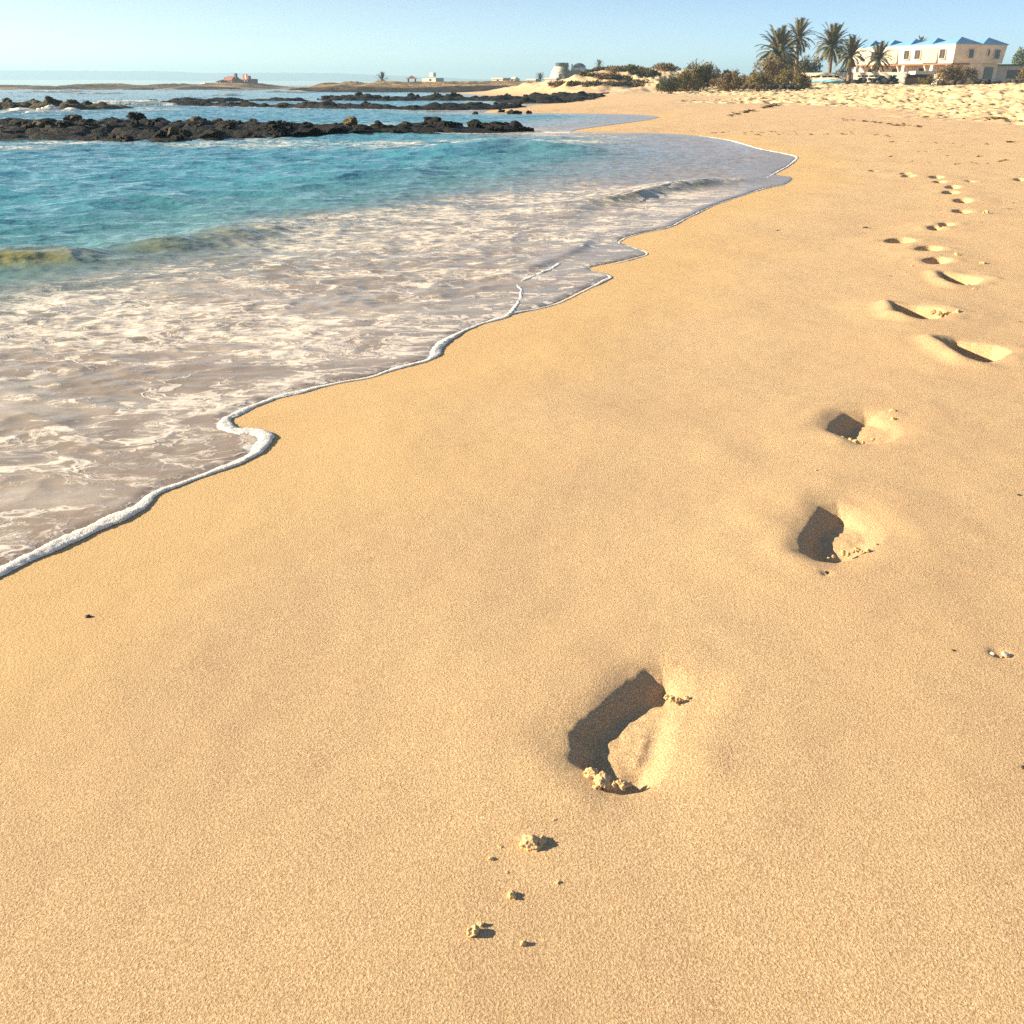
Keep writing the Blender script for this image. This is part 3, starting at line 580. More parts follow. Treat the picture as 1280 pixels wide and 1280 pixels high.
def palm(px, ybase, z0, trunk_h, crown_r, label, nf=44, tr=.22, lean=.1, dead=10, group='date palms in front of the blue roofed hotel', stub=False):
    x = at(px, ybase)[0]; o = empty('palm_tree', (x, ybase, z0), label, 'palm tree', group)
    mb = MB(); n = 9; pts = []; rads = []
    for i in range(n):
        t = i / (n - 1); pts.append((lean * t * t, 0, trunk_h * t)); rads.append(tr * (1.25 - .35 * t + (.12 if i % 2 else 0)))
    mb.tube(pts, rads, 10); mb.build('trunk', M['trunk'], o, True)
    top = (lean, 0, trunk_h)
    cr = MB()
    for k in range(nf):
        az = k * 2.39996 + random.uniform(-.2, .2); t = (k + .5) / nf; el = R(82 - 100 * t) + random.uniform(-.1, .1)
        frond_mb(cr, top, az, el, crown_r * random.uniform(.85, 1.12), (.35 if not stub else .1) + .55 * t)
    cr.build('crown', M['frond'], o)
    if dead:
        dm = MB()
        for k in range(dead):
            frond_mb(dm, (top[0], top[1], top[2] - .1), random.uniform(0, 6.28), R(random.uniform(-55, -25)), crown_r * random.uniform(.6, .9), .7)
        dm.build('dry_fronds', M['frond2'], o)
    return o
def zat(px, y, py): return at(px, y, py)[2]
gy = 132
for (px, y, by, cy, rpx, lab, nf) in [(968, 134, 101, 68, 25, 'broad low date palm at the left end of the palm row', 56), (993, 142, 101, 48, 18, 'tallest date palm with slim trunk and open crown', 34),
        (1035, 138, 101, 58, 21, 'bushy date palm third from the left in the row', 50), (1060, 130, 104, 70, 18, 'date palm with thick trunk standing before the turquoise wall', 46), (1094, 148, 100, 75, 16, 'low date palm against the white hotel facade', 42)]:
    k = .917 * y / F; zb_ = min(zat(px, y, by), 1.3); zc = zat(px, y, cy)
    palm(px, y, zb_, zc - zb_, rpx * k * 1.30, lab, int(nf * 1.35), .2, random.uniform(-.2, .2))
palm(1143, 200, 1.2, zat(1143, 200, 55) - 1.2, 1.5, 'palm crown showing above the hotel roof', 26, .2, .1, 0)
palm(748, 235, 1.2, zat(748, 235, 82) - 1.2, 1.35, 'stubby fan palm with ragged skirt on the dune crest', 26, .35, 0, 8, None, True)
palm(706, 258, 1.2, zat(706, 258, 90) - 1.2, 2.0, 'spreading palm in front of the rounded villa', 34, .22, 0, 8, None)
palm(675, 240, .9, zat(675, 240, 99) - .9, 1.5, 'low bushy palm left of the rounded villa', 30, .2, 0, 4, None, True)
palm(478, 228, .9, zat(478, 228, 100) - .9, 1.55, 'lone low palm on the headland ridge', 30, .2, 0, 3, None, True)
def leaf_cloud(mb, blobs, n, size, seed):
    rg = random.Random(seed); wts = [b[3] * b[4] * b[5] for b in blobs]
    for _ in range(n):
        cx, cy, cz, rx, ry, rz = rg.choices(blobs, wts)[0]
        while True:
            p = Vector((rg.uniform(-1, 1), rg.uniform(-1, 1), rg.uniform(-1, 1)))
            if p.length <= 1 and rg.random() < .25 + .75 * p.length: break
        q = Vector((cx + p.x * rx, cy + p.y * ry, cz + p.z * rz))
        if mnoise.noise(q * 1.5 + Vector((seed, 0, 0))) < -.16: continue
        if q.z < .02: continue
        a = Vector((rg.gauss(0, 1), rg.gauss(0, 1), rg.gauss(0, 1) + .6)).normalized(); b = a.cross(Vector((rg.gauss(0, 1), rg.gauss(0, 1), rg.gauss(0, 1)))).normalized()
        s_ = size * rg.uniform(.8, 2.0)
        mb.face([q - b * s_ * .3, q + a * s_ * .5 + b * s_ * .1, q + a * s_ * 1.2, q + a * s_ * .4 - b * s_ * .35])
def shrub(px, y, z0, wpx, hpx, mat, label, group, seed, n=2200, stemn=6, size=.10, name='shrub', trunk_h=0):
    k = .917 * y / F; w = wpx * k / 2; h = hpx * k; x = at(px, y)[0]; o = empty(name, (x, y, z0), label, 'shrub' if name == 'shrub' else 'tree', group)
    rg = random.Random(seed); blobs = []
    for i in range(9):
        a = rg.uniform(-.75, .75); hh = h * (1 - .75 * a * a) * rg.uniform(.72, 1.0)
        blobs.append((a * w, rg.uniform(-.5, .5) * w, max(trunk_h, 0) + hh * .52, w * rg.uniform(.28, .45), w * rg.uniform(.3, .45), hh * .46))
    mb = MB(); leaf_cloud(mb, blobs, int(n * 2.2), size * max(1, h / 2), seed); mb.build('crown' if name != 'shrub' else 'foliage', M[mat], o)
    st = MB()
    for i in range(stemn):
        b = rg.choice(blobs); st.tube([(b[0] * .2, b[1] * .2, -.1), (b[0] * .6, b[1] * .6, b[2] * .55), (b[0], b[1], b[2] + b[5] * .5)], [.05, .035, .012], 5)
    st.build('stems' if name == 'shrub' else 'trunk', M['stem'], o); return o
SG = 'shrubs along the top of the beach'
SHR = [(838, 92, 36, 22, 'shrub2', 'low dark shrub at the left end of the shrub belt', 111), (875, 100, 62, 40, 'shrub', 'tallest olive shrub mound left of the palms', 112), (901, 104, 26, 32, 'shrub2', 'dark green shrub behind the tall olive mound', 110), (858, 96, 44, 26, 'shrub', 'rounded olive shrub below the tallest mound', 111.5),
    (918, 94, 56, 27, 'shrub3', 'tawny brown shrub right of the tall mound', 111.5), (950, 92, 48, 25, 'shrub', 'olive shrub between the tawny shrub and the palms', 111.5), (985, 96, 40, 30, 'shrub', 'olive shrub below the tallest palm', 111), (1003, 92, 30, 22, 'shrub', 'small olive shrub beside the turquoise wall', 111.5),
    (958, 112, 60, 36, 'shrub3', 'dry brown shrub under the broad palm', 110), (1012, 150, 50, 40, 'shrub2', 'dark green tree mass behind the palms', 110), (985, 155, 60, 38, 'shrub2', 'dark shady shrub mass behind the tallest palm', 110), (1050, 152, 26, 24, 'shrub2', 'dark shrub behind the thick trunked palm', 110)]
for i, (px, y, w, h, mt_, lab, by) in enumerate(SHR):
    z0 = min(zat(px, y, by), float(gz(at(px, y)[0], y)[0]) + .05) if y < 110 else 1.0
    shrub(px, y, z0, w, (h if y < 110 else h), mt_, lab, SG, 200 + i, 2600 if w > 40 else 1700)
shrub(1182, 118, 1.1, 46, 27, 'shrub3', 'dry tawny bush before the hotel corner', SG, 231, 2600); shrub(1208, 122, 1.1, 30, 24, 'shrub3', 'smaller dry bush right of the tawny one', SG, 232, 1600); shrub(1160, 116, 1.0, 22, 14, 'shrub', 'low bush between the timber gate and tawny bush', SG, 233, 900)
shrub(1279, 108, 1.2, 18, 26, 'shrub3', 'brown bush cut by the right edge beside the low annexe', SG, 234, 1100)
shrub(1279, 210, 1.4, 40, 40, 'tree', 'pale feathery tree rising behind the low annexe', None, 235, 3000, 6, .11, 'tree', 1.5)
for i, (px, y, w, h, by) in enumerate([(760, 108, 34, 7, 97), (790, 112, 52, 8, 92), (815, 110, 28, 8, 96), (735, 112, 24, 6, 103), (772, 104, 30, 6, 104), (726, 118, 26, 7, 100), (800, 106, 22, 6, 101), (745, 122, 30, 6, 95), (830, 118, 40, 10, 96), (750, 104, 46, 6, 107), (775, 108, 30, 5, 100), (715, 108, 30, 6, 104), (700, 112, 30, 5, 106), (808, 110, 40, 7, 93), (780, 116, 60, 7, 90), (738, 116, 22, 5, 98), (795, 104, 26, 5, 105), (760, 118, 40, 6, 94)]):
    x = at(px, y)[0]; shrub(px, y, float(gz(x, y)[0]) - .1, w, h, 'shrub2' if i % 2 else 'shrub3', 'low dark scrub mat on the sandy dune', 'scrub mats on the dune', 260 + i, 900, 4, .16)
# ------------------------------------------------------------------ the blue roofed hotel
C0 = Vector((67.3, 165, 0)); ux = Vector((.895, .439, 0)); uy = Vector((-.439, .895, 0))    # ux along the side, uy back along the facade
rz = math.atan2(.439, .895)
hot = empty('hotel', (67.3, 165, 1.0), 'two storey white hotel with folded blue roofs and overhanging upper floor', 'hotel', None, rz)
W_, L_ = 11.3, 22.0                          # local x: side width; local y: facade length (facade on x = 0)
zo = -1.0
def part(name, mat, fn, parent=hot, smooth=False):
    mb = MB(); fn(mb); return mb.build(name, M[mat], parent, smooth)
Z1, Z2 = 4.12 + zo, 6.75 + zo
part('upper_floor', 'white', lambda m: m.hexa([(.25, .3, Z1), (W_ - .2, .3, Z1), (W_ - .2, L_, Z1), (.25, L_, Z1), (0, 0, Z2), (W_, 0, Z2), (W_, L_, Z2), (0, L_, Z2)]))
part('gable_wall', 'shade', lambda m: m.hexa([(.29, .26, Z1 + .01), (W_ - .24, .26, Z1 + .01), (W_ - .24, .298, Z1 + .01), (.29, .298, Z1 + .01), (.02, -.04, Z2 - .01), (W_ - .02, -.04, Z2 - .01), (W_ - .02, -.002, Z2 - .01), (.02, -.002, Z2 - .01)]))  # thin skin over the white end wall, with its shade painted in
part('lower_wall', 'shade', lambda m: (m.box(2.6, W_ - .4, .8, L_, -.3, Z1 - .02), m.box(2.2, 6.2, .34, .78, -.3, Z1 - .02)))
part('porch_floor', 'cream', lambda m: m.box(-.6, 2.58, .8, L_, -.3, .35))
part('eaves', 'wood', lambda m: m.box(-.05, W_ * .35, .2, L_, Z1 - .22, Z1 - .025))
nm = 5; mw = L_ / nm
for i in range(nm):
    for j in range(2):
        y0, y1 = i * mw - (.15 if i == 0 else -.01), (i + 1) * mw - .01; x0, x1 = j * W_ / 2 - (.15 if j == 0 else -.01), (j + 1) * W_ / 2 + (.15 if j else -.01)
        def rf(m):
            b = [(x0, y0, Z2 + .003), (x1, y0, Z2 + .003), (x1, y1, Z2 + .003), (x0, y1, Z2 + .003)]; e = [(p[0], p[1], Z2 + .10) for p in b]
            ap = (x0 + (x1 - x0) * .26, y0 + mw * .10, Z2 + 1.02)
            m.face(b[::-1])
            for k in range(4): m.face([b[k], b[(k + 1) % 4], e[(k + 1) % 4], e[k]]); m.face([e[k], e[(k + 1) % 4], ap])
        part('roof', 'blue', rf)
def win_facade(yc, w, z0, z1, fill='glass', name='window'):
    f = part(name, 'white' if fill != 'louvre' else 'cream', lambda m: (m.box(-.05, .20, yc - w / 2 - .07, yc - w / 2, z0, z1), m.box(-.05, .20, yc + w / 2, yc + w / 2 + .07, z0, z1), m.box(-.05, .20, yc - w / 2, yc + w / 2, z1 - .01, z1 + .06), m.box(-.08, .2, yc - w / 2, yc + w / 2, z0 - .07, z0)))
    part('pane' if fill == 'glass' else 'shutter', fill, lambda m: m.box(-.02, .2, yc - w / 2 + .002, yc + w / 2 - .002, z0 + .002, z1 - .012), f)
    if fill == 'glass': part('mullion', 'wood', lambda m: (m.box(-.035, -.021, yc - .03, yc + .03, z0 + .005, z1 - .015), m.box(-.036, -.022, yc - w / 2 + .005, yc + w / 2 - .005, z0 + .005, z0 + .1)), f)
def fac_t(px):                               # local y on the facade seen at a pixel column
    lo, hi = 0.0, 40.0
    for _ in range(40):
        mid = (lo + hi) / 2; p = C0 + uy * mid; q = 640 + F * p.x / (p.y * CP + (H - 5) * SP)
        lo, hi = (mid, hi) if q > px else (lo, mid)
    return lo
for px, w, fl in ((1177.5, 1.1, 'glass'), (1146.5, 1.15, 'glass'), (1133, 1.1, 'glass'), (1092, 1.1, 'glass')): win_facade(fac_t(px), w, 4.75 + zo, 6.1 + zo, fl)
for px, w in ((1166, 1.5), (1157, 1.4), (1115.5, 1.9)): win_facade(fac_t(px), w, 4.3 + zo, 6.3 + zo, 'louvre', 'balcony_door')
def win_side(xc, w, z0, z1, name='window'):
    f = part(name, 'cream', lambda m: (m.box(xc - w / 2 - .08, xc - w / 2, -.09, .25, z0, z1), m.box(xc + w / 2, xc + w / 2 + .08, -.09, .25, z0, z1), m.box(xc - w / 2, xc + w / 2, -.09, .25, z0 - .08, z0), m.box(xc - w / 2, xc + w / 2, -.09, .25, z1, z1 + .08)))
    part('pane', 'glass', lambda m: m.box(xc - w / 2 + .003, xc + w / 2 - .003, -.06, .25, z0 + .003, z1 - .003), f)
    part('mullion', 'darkwood', lambda m: m.box(xc - .03, xc + .03, -.075, -.061, z0 + .005, z1 - .005), f)
win_side(3.55, 1.05, 4.85 + zo, 6.05 + zo); win_side(7.35, .42, 5.2 + zo, 6.05 + zo); win_side(9.25, 1.25, 4.8 + zo, 6.05 + zo)
part('doorway', 'glass', lambda m: m.box(8.0, 9.9, .70, .82, .9, 2.6)); part('slit_window', 'glass', lambda m: m.box(2.6, 2.9, .30, .36, 1.2, 2.3)); part('slit_window', 'glass', lambda m: m.box(4.0, 4.3, .30, .36, 1.2, 2.3))
for yc in (1.2, 5.6, 11.2, 16.8):
    part('strut', 'white', lambda m: m.hexa([(1.6, yc, .36), (1.85, yc, .36), (1.85, yc + .22, .36), (1.6, yc + .22, .36), (.1, yc, Z1 - .24), (.35, yc, Z1 - .24), (.35, yc + .22, Z1 - .24), (.1, yc + .22, Z1 - .24)]))
for yc in (3.6, 9.4, 14.6, 20.0): part('pillar', 'white', lambda m: m.hexa([(-.3, yc, .36), (.45, yc, .36), (.45, yc + .7, .36), (-.3, yc + .7, .36), (-.05, yc + .1, Z1 - .24), (.45, yc + .1, Z1 - .24), (.45, yc + .6, Z1 - .24), (-.05, yc + .6, Z1 - .24)]))
for yc in (2.4, 7.6, 13.2, 18.6): part('porch_door', 'darkwood', lambda m: m.box(2.55, 2.66, yc, yc + 1.3, .36, 2.5))
part('parapet', 'white', lambda m: m.box(-.95, -.62, 1.4, L_, -.3, 1.0))
# low annexe to the right
ax0 = at(1250, 172)[0]
an = empty('annexe', (ax0, 174, 1.0), 'low cream annexe with a green flat roof right of the hotel', 'building')
part('wall', 'cream', lambda m: m.box(0, 15, 0, 8, -.2, 2.85), an); part('roof', 'green', lambda m: m.box(-.2, 15.2, -.3, 8.2, 2.853, 3.1), an); part('window', 'glass', lambda m: m.box(1.7, 3.9, -.05, .1, 1.0, 2.25), an); part('window', 'glass', lambda m: m.box(6, 8.5, -.05, .1, 1.0, 2.25), an)
# ------------------------------------------------------------------ garden wall, gate, rubble
def wallseg(px0, px1, y, py_top, z0, mat, label, name='garden_wall', slots=()):
    a = at(px0, y, py_top); b = at(px1, y); zt = a[2]; x0, x1 = a[0], b[0]
    o = empty(name, ((x0 + x1) / 2, y, z0), label, 'wall', None, -.62); hw = (x1 - x0) / 2 * 1.2; hh = zt - z0
    sh_z0, sh_z1 = hh - .46, hh - .26
    mb = MB(); mb.box(-hw, hw, 0, .3, 0, sh_z0); mb.box(-hw, hw, 0, .3, sh_z1, hh)
    cuts = sorted([(at(c, y)[0] - (x0 + x1) / 2, w) for c, w in slots]); cur = -hw
    for c, w in cuts:
        mb.box(cur, c - w / 2, .001, .299, sh_z0 + .001, sh_z1 - .001); cur = c + w / 2
    mb.box(cur, hw, .001, .299, sh_z0 + .001, sh_z1 - .001); mb.build('wall', M[mat], o)
    if cuts: part('slot_back', 'darkwood', lambda m: m.box(-hw + .02, hw - .02, .302, .34, sh_z0 - .05, sh_z1 + .05), o)
    part('coping', 'white', lambda m: m.box(-hw - .04, hw + .04, -.04, .38, hh + .002, hh + .09), o); return o, hw
wl, hw = wallseg(1006, 1056, 136, 91.8, .9, 'white', 'white garden wall with slots above a turquoise band', slots=[(1015, .7), (1021, .6), (1030, .7), (1036, .6), (1045, .6)])
part('turquoise_band', 'turq', lambda m: m.box(-hw + 1.3, hw - .02, -.06, -.003, 0, .68), wl)
wallseg(1063, 1124, 136, 91.2, .9, 'white', 'white garden wall with slots behind the black rubble', slots=[(1073, .5), (1077, .5), (1082, .6), (1088, .8), (1094, .5), (1099, .4), (1112, .4), (1116, .6)])
g0 = at(1131, 133)[0]; g1 = at(1148, 133)[0]; gt = zat(1140, 133, 97.0)
gate = empty('timber_gate', ((g0 + g1) / 2, 133, .9), 'reddish brown timber gate in the garden wall', 'gate'); gw = (g1 - g0) / 2
def gp(m):
    for k in range(7):
        h0 = (gt - .9) * k / 7; m.box(-gw + .1, gw - .1, 0, .06, h0 + .006, (gt - .9) * (k + 1) / 7 - .006)
part('panel', 'wood', gp, gate); part('post', 'wood', lambda m: m.box(-gw - .02, -gw + .098, -.05, .1, 0, gt - .85), gate); part('post', 'wood', lambda m: m.box(gw - .098, gw + .02, -.05, .1, 0, gt - .85), gate)
s0 = at(1125, 134.5)[0]; s1 = at(1164, 134.5)[0]
shd = empty('timber_shed', ((s0 + s1) / 2, 134.5, .9), 'low dark timber shed behind the gate with a white slab roof', 'shed'); sw = (s1 - s0) / 2
part('wall', 'darkwood', lambda m: m.box(-sw, sw, 0, 2, 0, 1.35), shd); part('roof_slab', 'white', lambda m: m.box(-sw * .2, sw + .3, -.4, 2.3, 1.353, 1.75), shd)
RB = [rock_mesh('rubble_rock', M['rubble'], k + 31, 2) for k in range(5)]
def rubble(px0, px1, y, n, smin, smax, lab, grp, seed, rise=.3):
    rg = random.Random(seed)
    for i in range(n):
        px = rg.uniform(px0, px1); yy = y + rg.uniform(-1.6, 1.6); x = at(px, yy)[0]; s_ = rg.uniform(smin, smax); g = max(float(gz(x, yy)[0]), .85) if yy < 125 else 1.0
        put(rg.choice(RB), 'rubble_rock', (x, yy, g + rg.uniform(0, rise)), s_, rg.uniform(0, 6.28), lab, 'rock', grp)
rubble(1056, 1122, 130, 60, .25, .55, 'black rubble rock piled before the white garden wall', 'black rubble before the garden wall', 1, .75)
rubble(930, 1008, 88, 46, .12, .28, 'dark rock in the row under the shrubs', 'dark rocks under the shrubs', 2, .15)
rubble(1172, 1282, 102, 60, .18, .42, 'dark stone in the rubble bank below the hotel side', 'rubble bank below the hotel side', 3, .45)
# ------------------------------------------------------------------ far buildings
vil = empty('rounded_villa', at(713, 285)[:2] + (.9,), 'rounded white villa with dark flat roof caps and brown stone middle', 'villa'); kv = .917 * 285 / F
def barrel(m, cx, cy, prof, n=24):
    rings = []
    for r, z in prof:
        k = len(m.v); rings.append(k); m.v += [(cx + r * math.cos(2 * math.pi * j / n), cy + r * math.sin(2 * math.pi * j / n), z) for j in range(n)]
    for a, b in zip(rings, rings[1:]):
        for j in range(n): m.f.append((a + j, a + (j + 1) % n, b + (j + 1) % n, b + j))
    m.f.append(tuple(rings[0] + j for j in reversed(range(n)))); m.f.append(tuple(rings[-1] + j for j in range(n)))
vz = zat(713, 285, 78.5) - .9
part('tower', 'white', lambda m: barrel(m, -2.6, 0, [(2.9, -.3), (2.95, 1.2), (2.8, 2.4), (2.3, 3.6), (1.7, vz - .9)]), vil, True)
part('tower', 'white', lambda m: barrel(m, 2.3, 1.2, [(3.1, -.3), (3.1, 1.4), (2.9, 2.8), (2.2, 3.8), (1.5, vz - .9)]), vil, True)
part('roof_cap', 'slate', lambda m: barrel(m, -2.3, 0, [(1.75, vz - .898), (1.7, vz - .1), (1.6, vz)]), vil); part('roof_cap', 'slate', lambda m: barrel(m, 2.3, 1.2, [(1.9, vz - .898), (1.1, vz - .3), (.5, vz - .05)]), vil)
part('stone_front', 'thatch', lambda m: m.hexa([(-1.9, -3.9, -.3), (4.2, -3.4, -.3), (4.0, 0, -.3), (-1.9, 0, -.3), (-.9, -2.2, vz - 2.0), (2.2, -2.0, vz - 1.7), (2.2, 0, vz - 1.7), (-.9, 0, vz - 2.0)]), vil)
part('chimney', 'white', lambda m: m.box(.1, .5, -.6, -.2, vz - 2.0, vz - .3), vil); part('window', 'glass', lambda m: m.box(-3.2, -2.6, -3.2, -2.2, 1.6, 2.7), vil)
def house(px, y, zb, w, d, h, mat, label, roof=None, name='house', win=1):
    o = empty(name, (at(px, y)[0], y, zb), label, 'house', None, -.55); part('wall', mat, lambda m: m.box(-w / 2, w / 2, 0, d, -.8, h), o)
    if roof == 'flat': part('roof', 'white', lambda m: m.box(-w / 2 - .15, w / 2 + .15, -.15, d + .15, h + .002, h + .25), o)
    elif roof:
        def g(m):
            a = (-w / 2 - .2, -.2, h + .002); b = (w / 2 + .2, -.2, h + .002); c = (w / 2 + .2, d + .2, h + .002); e = (-w / 2 - .2, d + .2, h + .002); p = (-w / 4, d / 2, h + w * .3); q = (w / 4, d / 2, h + w * .3)
            m.face([a, e, c, b]); m.face([a, b, q, p]); m.face([b, c, q]); m.face([c, e, p, q]); m.face([e, a, p])
        part('roof', roof, g, o)
    for k in range(win):
        x = -w / 2 + w * (k + .6) / (win + .2); part('window', 'glass', lambda m: m.box(x - .25, x + .25, -.04, .1, h * .45, h * .8), o)
    return o
zh = lambda px, y, py: zat(px, y, py)
h1 = house(538, 232, zh(538, 232, 104), 2.9, 3, zh(538, 232, 97.5) - zh(538, 232, 104), 'white', 'small white block house on the headland ridge', None, 'house', 1); part('stair_tower', 'white', lambda m: m.box(-.6, .4, .6, 1.6, 1.3, 2.1), h1); part('annex', 'cream', lambda m: m.box(-2.3, -1.47, .2, 2, -.5, 1.0), h1)
house(622, 240, zh(622, 240, 102.5), 2.8, 3, .6, 'white', 'long low white house far along the headland', 'flat', 'house', 1)
house(640, 244, zh(640, 244, 102.5), 1.6, 2, .6, 'white', 'little white house with peaked roof on the headland', 'white', 'house', 1)
house(664, 238, zh(664, 238, 103), 2.2, 2, .45, 'white', 'low white hut left of the rounded villa', 'flat', 'hut', 0)
house(688, 244, zh(688, 244, 103), 3.0, 2, .7, 'white', 'low white outbuilding touching the rounded villa', 'flat', 'outbuilding', 0)
pv = empty('pavilion', (at(515, 230)[0], 230, zh(515, 230, 104)), 'tiny open pavilion with a pagoda roof on the headland', 'pavilion')
for sx in (-.75, .75):
    for sy in (-.7, .7): part('post', 'darkwood', lambda m: m.box(sx - .08, sx + .08, sy - .08, sy + .08, -.3, .85), pv)
def pg(m):
    for z0, r0, z1, r1 in ((.852, 1.25, 1.15, .5), (1.152, .62, 1.5, .06)):
        m.hexa([(-r0, -r0, z0), (r0, -r0, z0), (r0, r0, z0), (-r0, r0, z0), (-r1, -r1, z1), (r1, -r1, z1), (r1, r1, z1), (-r1, r1, z1)])
part('roof', 'red', pg, pv)
yv = 294; kk = .917 * yv / F
def zr(py): return zat(285, yv, py)
v1 = house(284, yv, zr(106), 17 * kk, 4, zr(100.5) - zr(106), 'red', 'terracotta villa with a hipped roof and dark chimney on the islet', 'red', 'villa', 3); part('chimney', 'slate', lambda m: m.box(1.5, 2.1, 1.5, 2.1, 1.2, zr(91.5) - zr(106)), v1); part('porch', 'white', lambda m: m.box(-1.6, -.6, -.5, -.05, .1, .8), v1)
v2 = house(306, yv + 3, zr(106), 10 * kk, 4, zr(98.5) - zr(106), 'red', 'red twin towered villa with a white turret on the islet', None, 'villa', 2)
part('tower', 'red', lambda m: m.box(-1.0, -.25, .5, 1.5, 1.4, zr(92.5) - zr(106)), v2); part('turret', 'white', lambda m: m.box(-.1, .45, .4, 1.0, 1.4, zr(93) - zr(106)), v2); part('tower', 'red', lambda m: m.box(.55, 1.1, .5, 1.5, 1.4, zr(94.5) - zr(106)), v2)
house(273, yv - 2, zr(106), 8 * kk, 3, zr(102.5) - zr(106), 'cream', 'pale house with grey roof left of the terracotta villa', 'slate', 'house', 1)
house(254, yv - 4, zr(107), 7 * kk, 3, zr(104.8) - zr(107), 'white', 'bright white cube house at the left end of the islet houses', 'flat', 'house', 1); house(263, yv - 4, zr(107), 8 * kk, 3, zr(105.6) - zr(107), 'white', 'low white walled yard next to the cube house', 'flat', 'house', 0)
shrub(291, yv + 6, zr(104), 16, 7, 'shrub2', 'dark trees behind the terracotta villa', None, 281, 350, 4, .5, 'tree', .2)
# ------------------------------------------------------------------ things lying on the sand
M['clump'] = simple('crumbled_sand', (.60, .405, .21), .95, .2, 4, 0, 9, .1)
CL = [rock_mesh('sand_clump', M['clump'], k + 41, 5, .7, .42) for k in range(5)]
def clump(px, py, wpx, label, k, name='sand_clump', cat='sand clump', group=None, mesh=None, up=.2, asp=1.0):
    q = hit(px, py); d = math.sqrt(q[0]**2 + q[1]**2 + H * H); s_ = .5 * wpx / F * d
    return put(mesh or CL[k % 5], name, (q[0], q[1], q[2] + s_ * up), (s_, s_ * asp, s_), k * 1.3, label, cat, group)
clump(664, 1060, 26, 'largest crumbled sand clump below the nearest footprint', 0, up=.35)
clump(676, 1056, 18, 'crumb leaning on the largest sand clump', 3, up=.3)
for i, (px, py, w, lab) in enumerate([(693, 1003, 11, 'small sand crumb nearest the toe of the big footprint'), (693, 1028, 12, 'small sand crumb just above the largest clump'), (656, 1016, 6, 'tiny sand crumb left of the crumb trail'), (626, 1060, 8, 'tiny sand crumb left of the largest clump'), (614, 1076, 8, 'tiny crumb down and left of the largest clump'),
        (640, 1123, 12, 'flat sand crumb below the largest clump'), (698, 1106, 8, 'pale crumb alone to the right of the crumb trail'), (592, 1170, 15, 'sand crumb at the lower end of the crumb trail'), (601, 1160, 8, 'tiny crumb touching the lowest crumb of the trail'), (654, 1184, 8, 'tiny crumb by itself under the crumb trail'), (634, 1092, 5, 'speck of sand between two crumbs of the trail')]):
    clump(px, py, w, lab, i + 1, up=.3)
for i, (px, py, w) in enumerate([(739, 969, 14), (755, 979, 16), (746, 984, 11), (765, 984, 9), (776, 984, 12), (785, 981, 9), (748, 975, 9)]):
    clump(px + random.uniform(-2, 2), py + random.uniform(-2, 2), w * random.uniform(.7, 1.5), 'broken sand crust piece at the toe of the nearest footprint', i, group='crust pieces at the nearest footprint', up=.35)
for i, (px, py, w) in enumerate([(833, 872, 6), (840, 871, 7), (847, 873, 7), (854, 874, 6), (860, 870, 5), (838, 876, 5)]):
    clump(px + random.uniform(-2, 2), py + random.uniform(-2, 2), w * random.uniform(.5, 1.4), 'sand crumb on the rim crack of the nearest footprint', i, group='crumbs on the rim of the nearest footprint')
for i, (px, py, w) in enumerate([(1055, 548, 7), (1062, 552, 7), (1070, 553, 7), (1078, 554, 8), (1090, 551, 6), (1116, 514, 7), (1114, 525, 6)]):
    clump(px + random.uniform(-3, 3), py + random.uniform(-2, 2), w * random.uniform(.5, 1.3), 'sand crumb around the third footprint', i, group='crumbs around the third footprint')
for i in range(14):
    t = random.random(); clump(1035 + 66 * t + random.uniform(-3, 3), 700 - 14 * t - 20 * max(0, t - .75) + random.uniform(-2.5, 3), random.uniform(2, 8), 'sand crumb along the lower rim of the second footprint', i, group='crumbs on the rim of the second footprint')
for i, (px, py, w) in enumerate([(1166, 392, 7), (1174, 394, 8), (1183, 393, 6), (1196, 393, 9), (1212, 358, 7), (1218, 362, 6), (1196, 322, 8), (1140, 335, 5), (1232, 268, 8), (1228, 332, 7), (985, 625, 6), (1000, 620, 7), (1012, 616, 6), (1030, 610, 7), (980, 633, 5), (1020, 590, 4)]):
    clump(px, py, w, 'sand crumb kicked out beside the footprint trail', i, group='crumbs beside the footprint trail')
PB = [rock_mesh('pebble', M['stone'], k + 61, 2, .6, .4) for k in range(3)]
clump(110, 771, 7, 'small dark pebble alone on the sand near the swash', 0, 'pebble', 'pebble', None, PB[0])
clump(1033, 720, 9, 'brown sand covered pebble below the second footprint', 1, 'pebble', 'pebble', None, PB[1]); clump(1165, 677, 5, 'tiny dark pebble right of the second footprint', 2, 'pebble', 'pebble', None, PB[2]); clump(1191, 817, 4, 'tiny dark speck stone left of the shell', 2, 'pebble', 'pebble', None, PB[0]); clump(1277, 967, 6, 'dark pebble cut by the right edge', 1, 'pebble', 'pebble', None, PB[1]); clump(1273, 620, 4, 'tiny dark pebble near the right edge beside the second footprint', 1, 'pebble', 'pebble', None, PB[2])
SHM = rock_mesh('shell', M['shell'], 71, 3, .45, .3)
clump(1257, 821, 10, 'pale broken shell half sunk in a small pit', 0, 'shell', 'shell', None, SHM, .1); clump(1240, 820, 6, 'smaller shell chip at the edge of the pit', 1, 'shell', 'shell', None, SHM, .1)
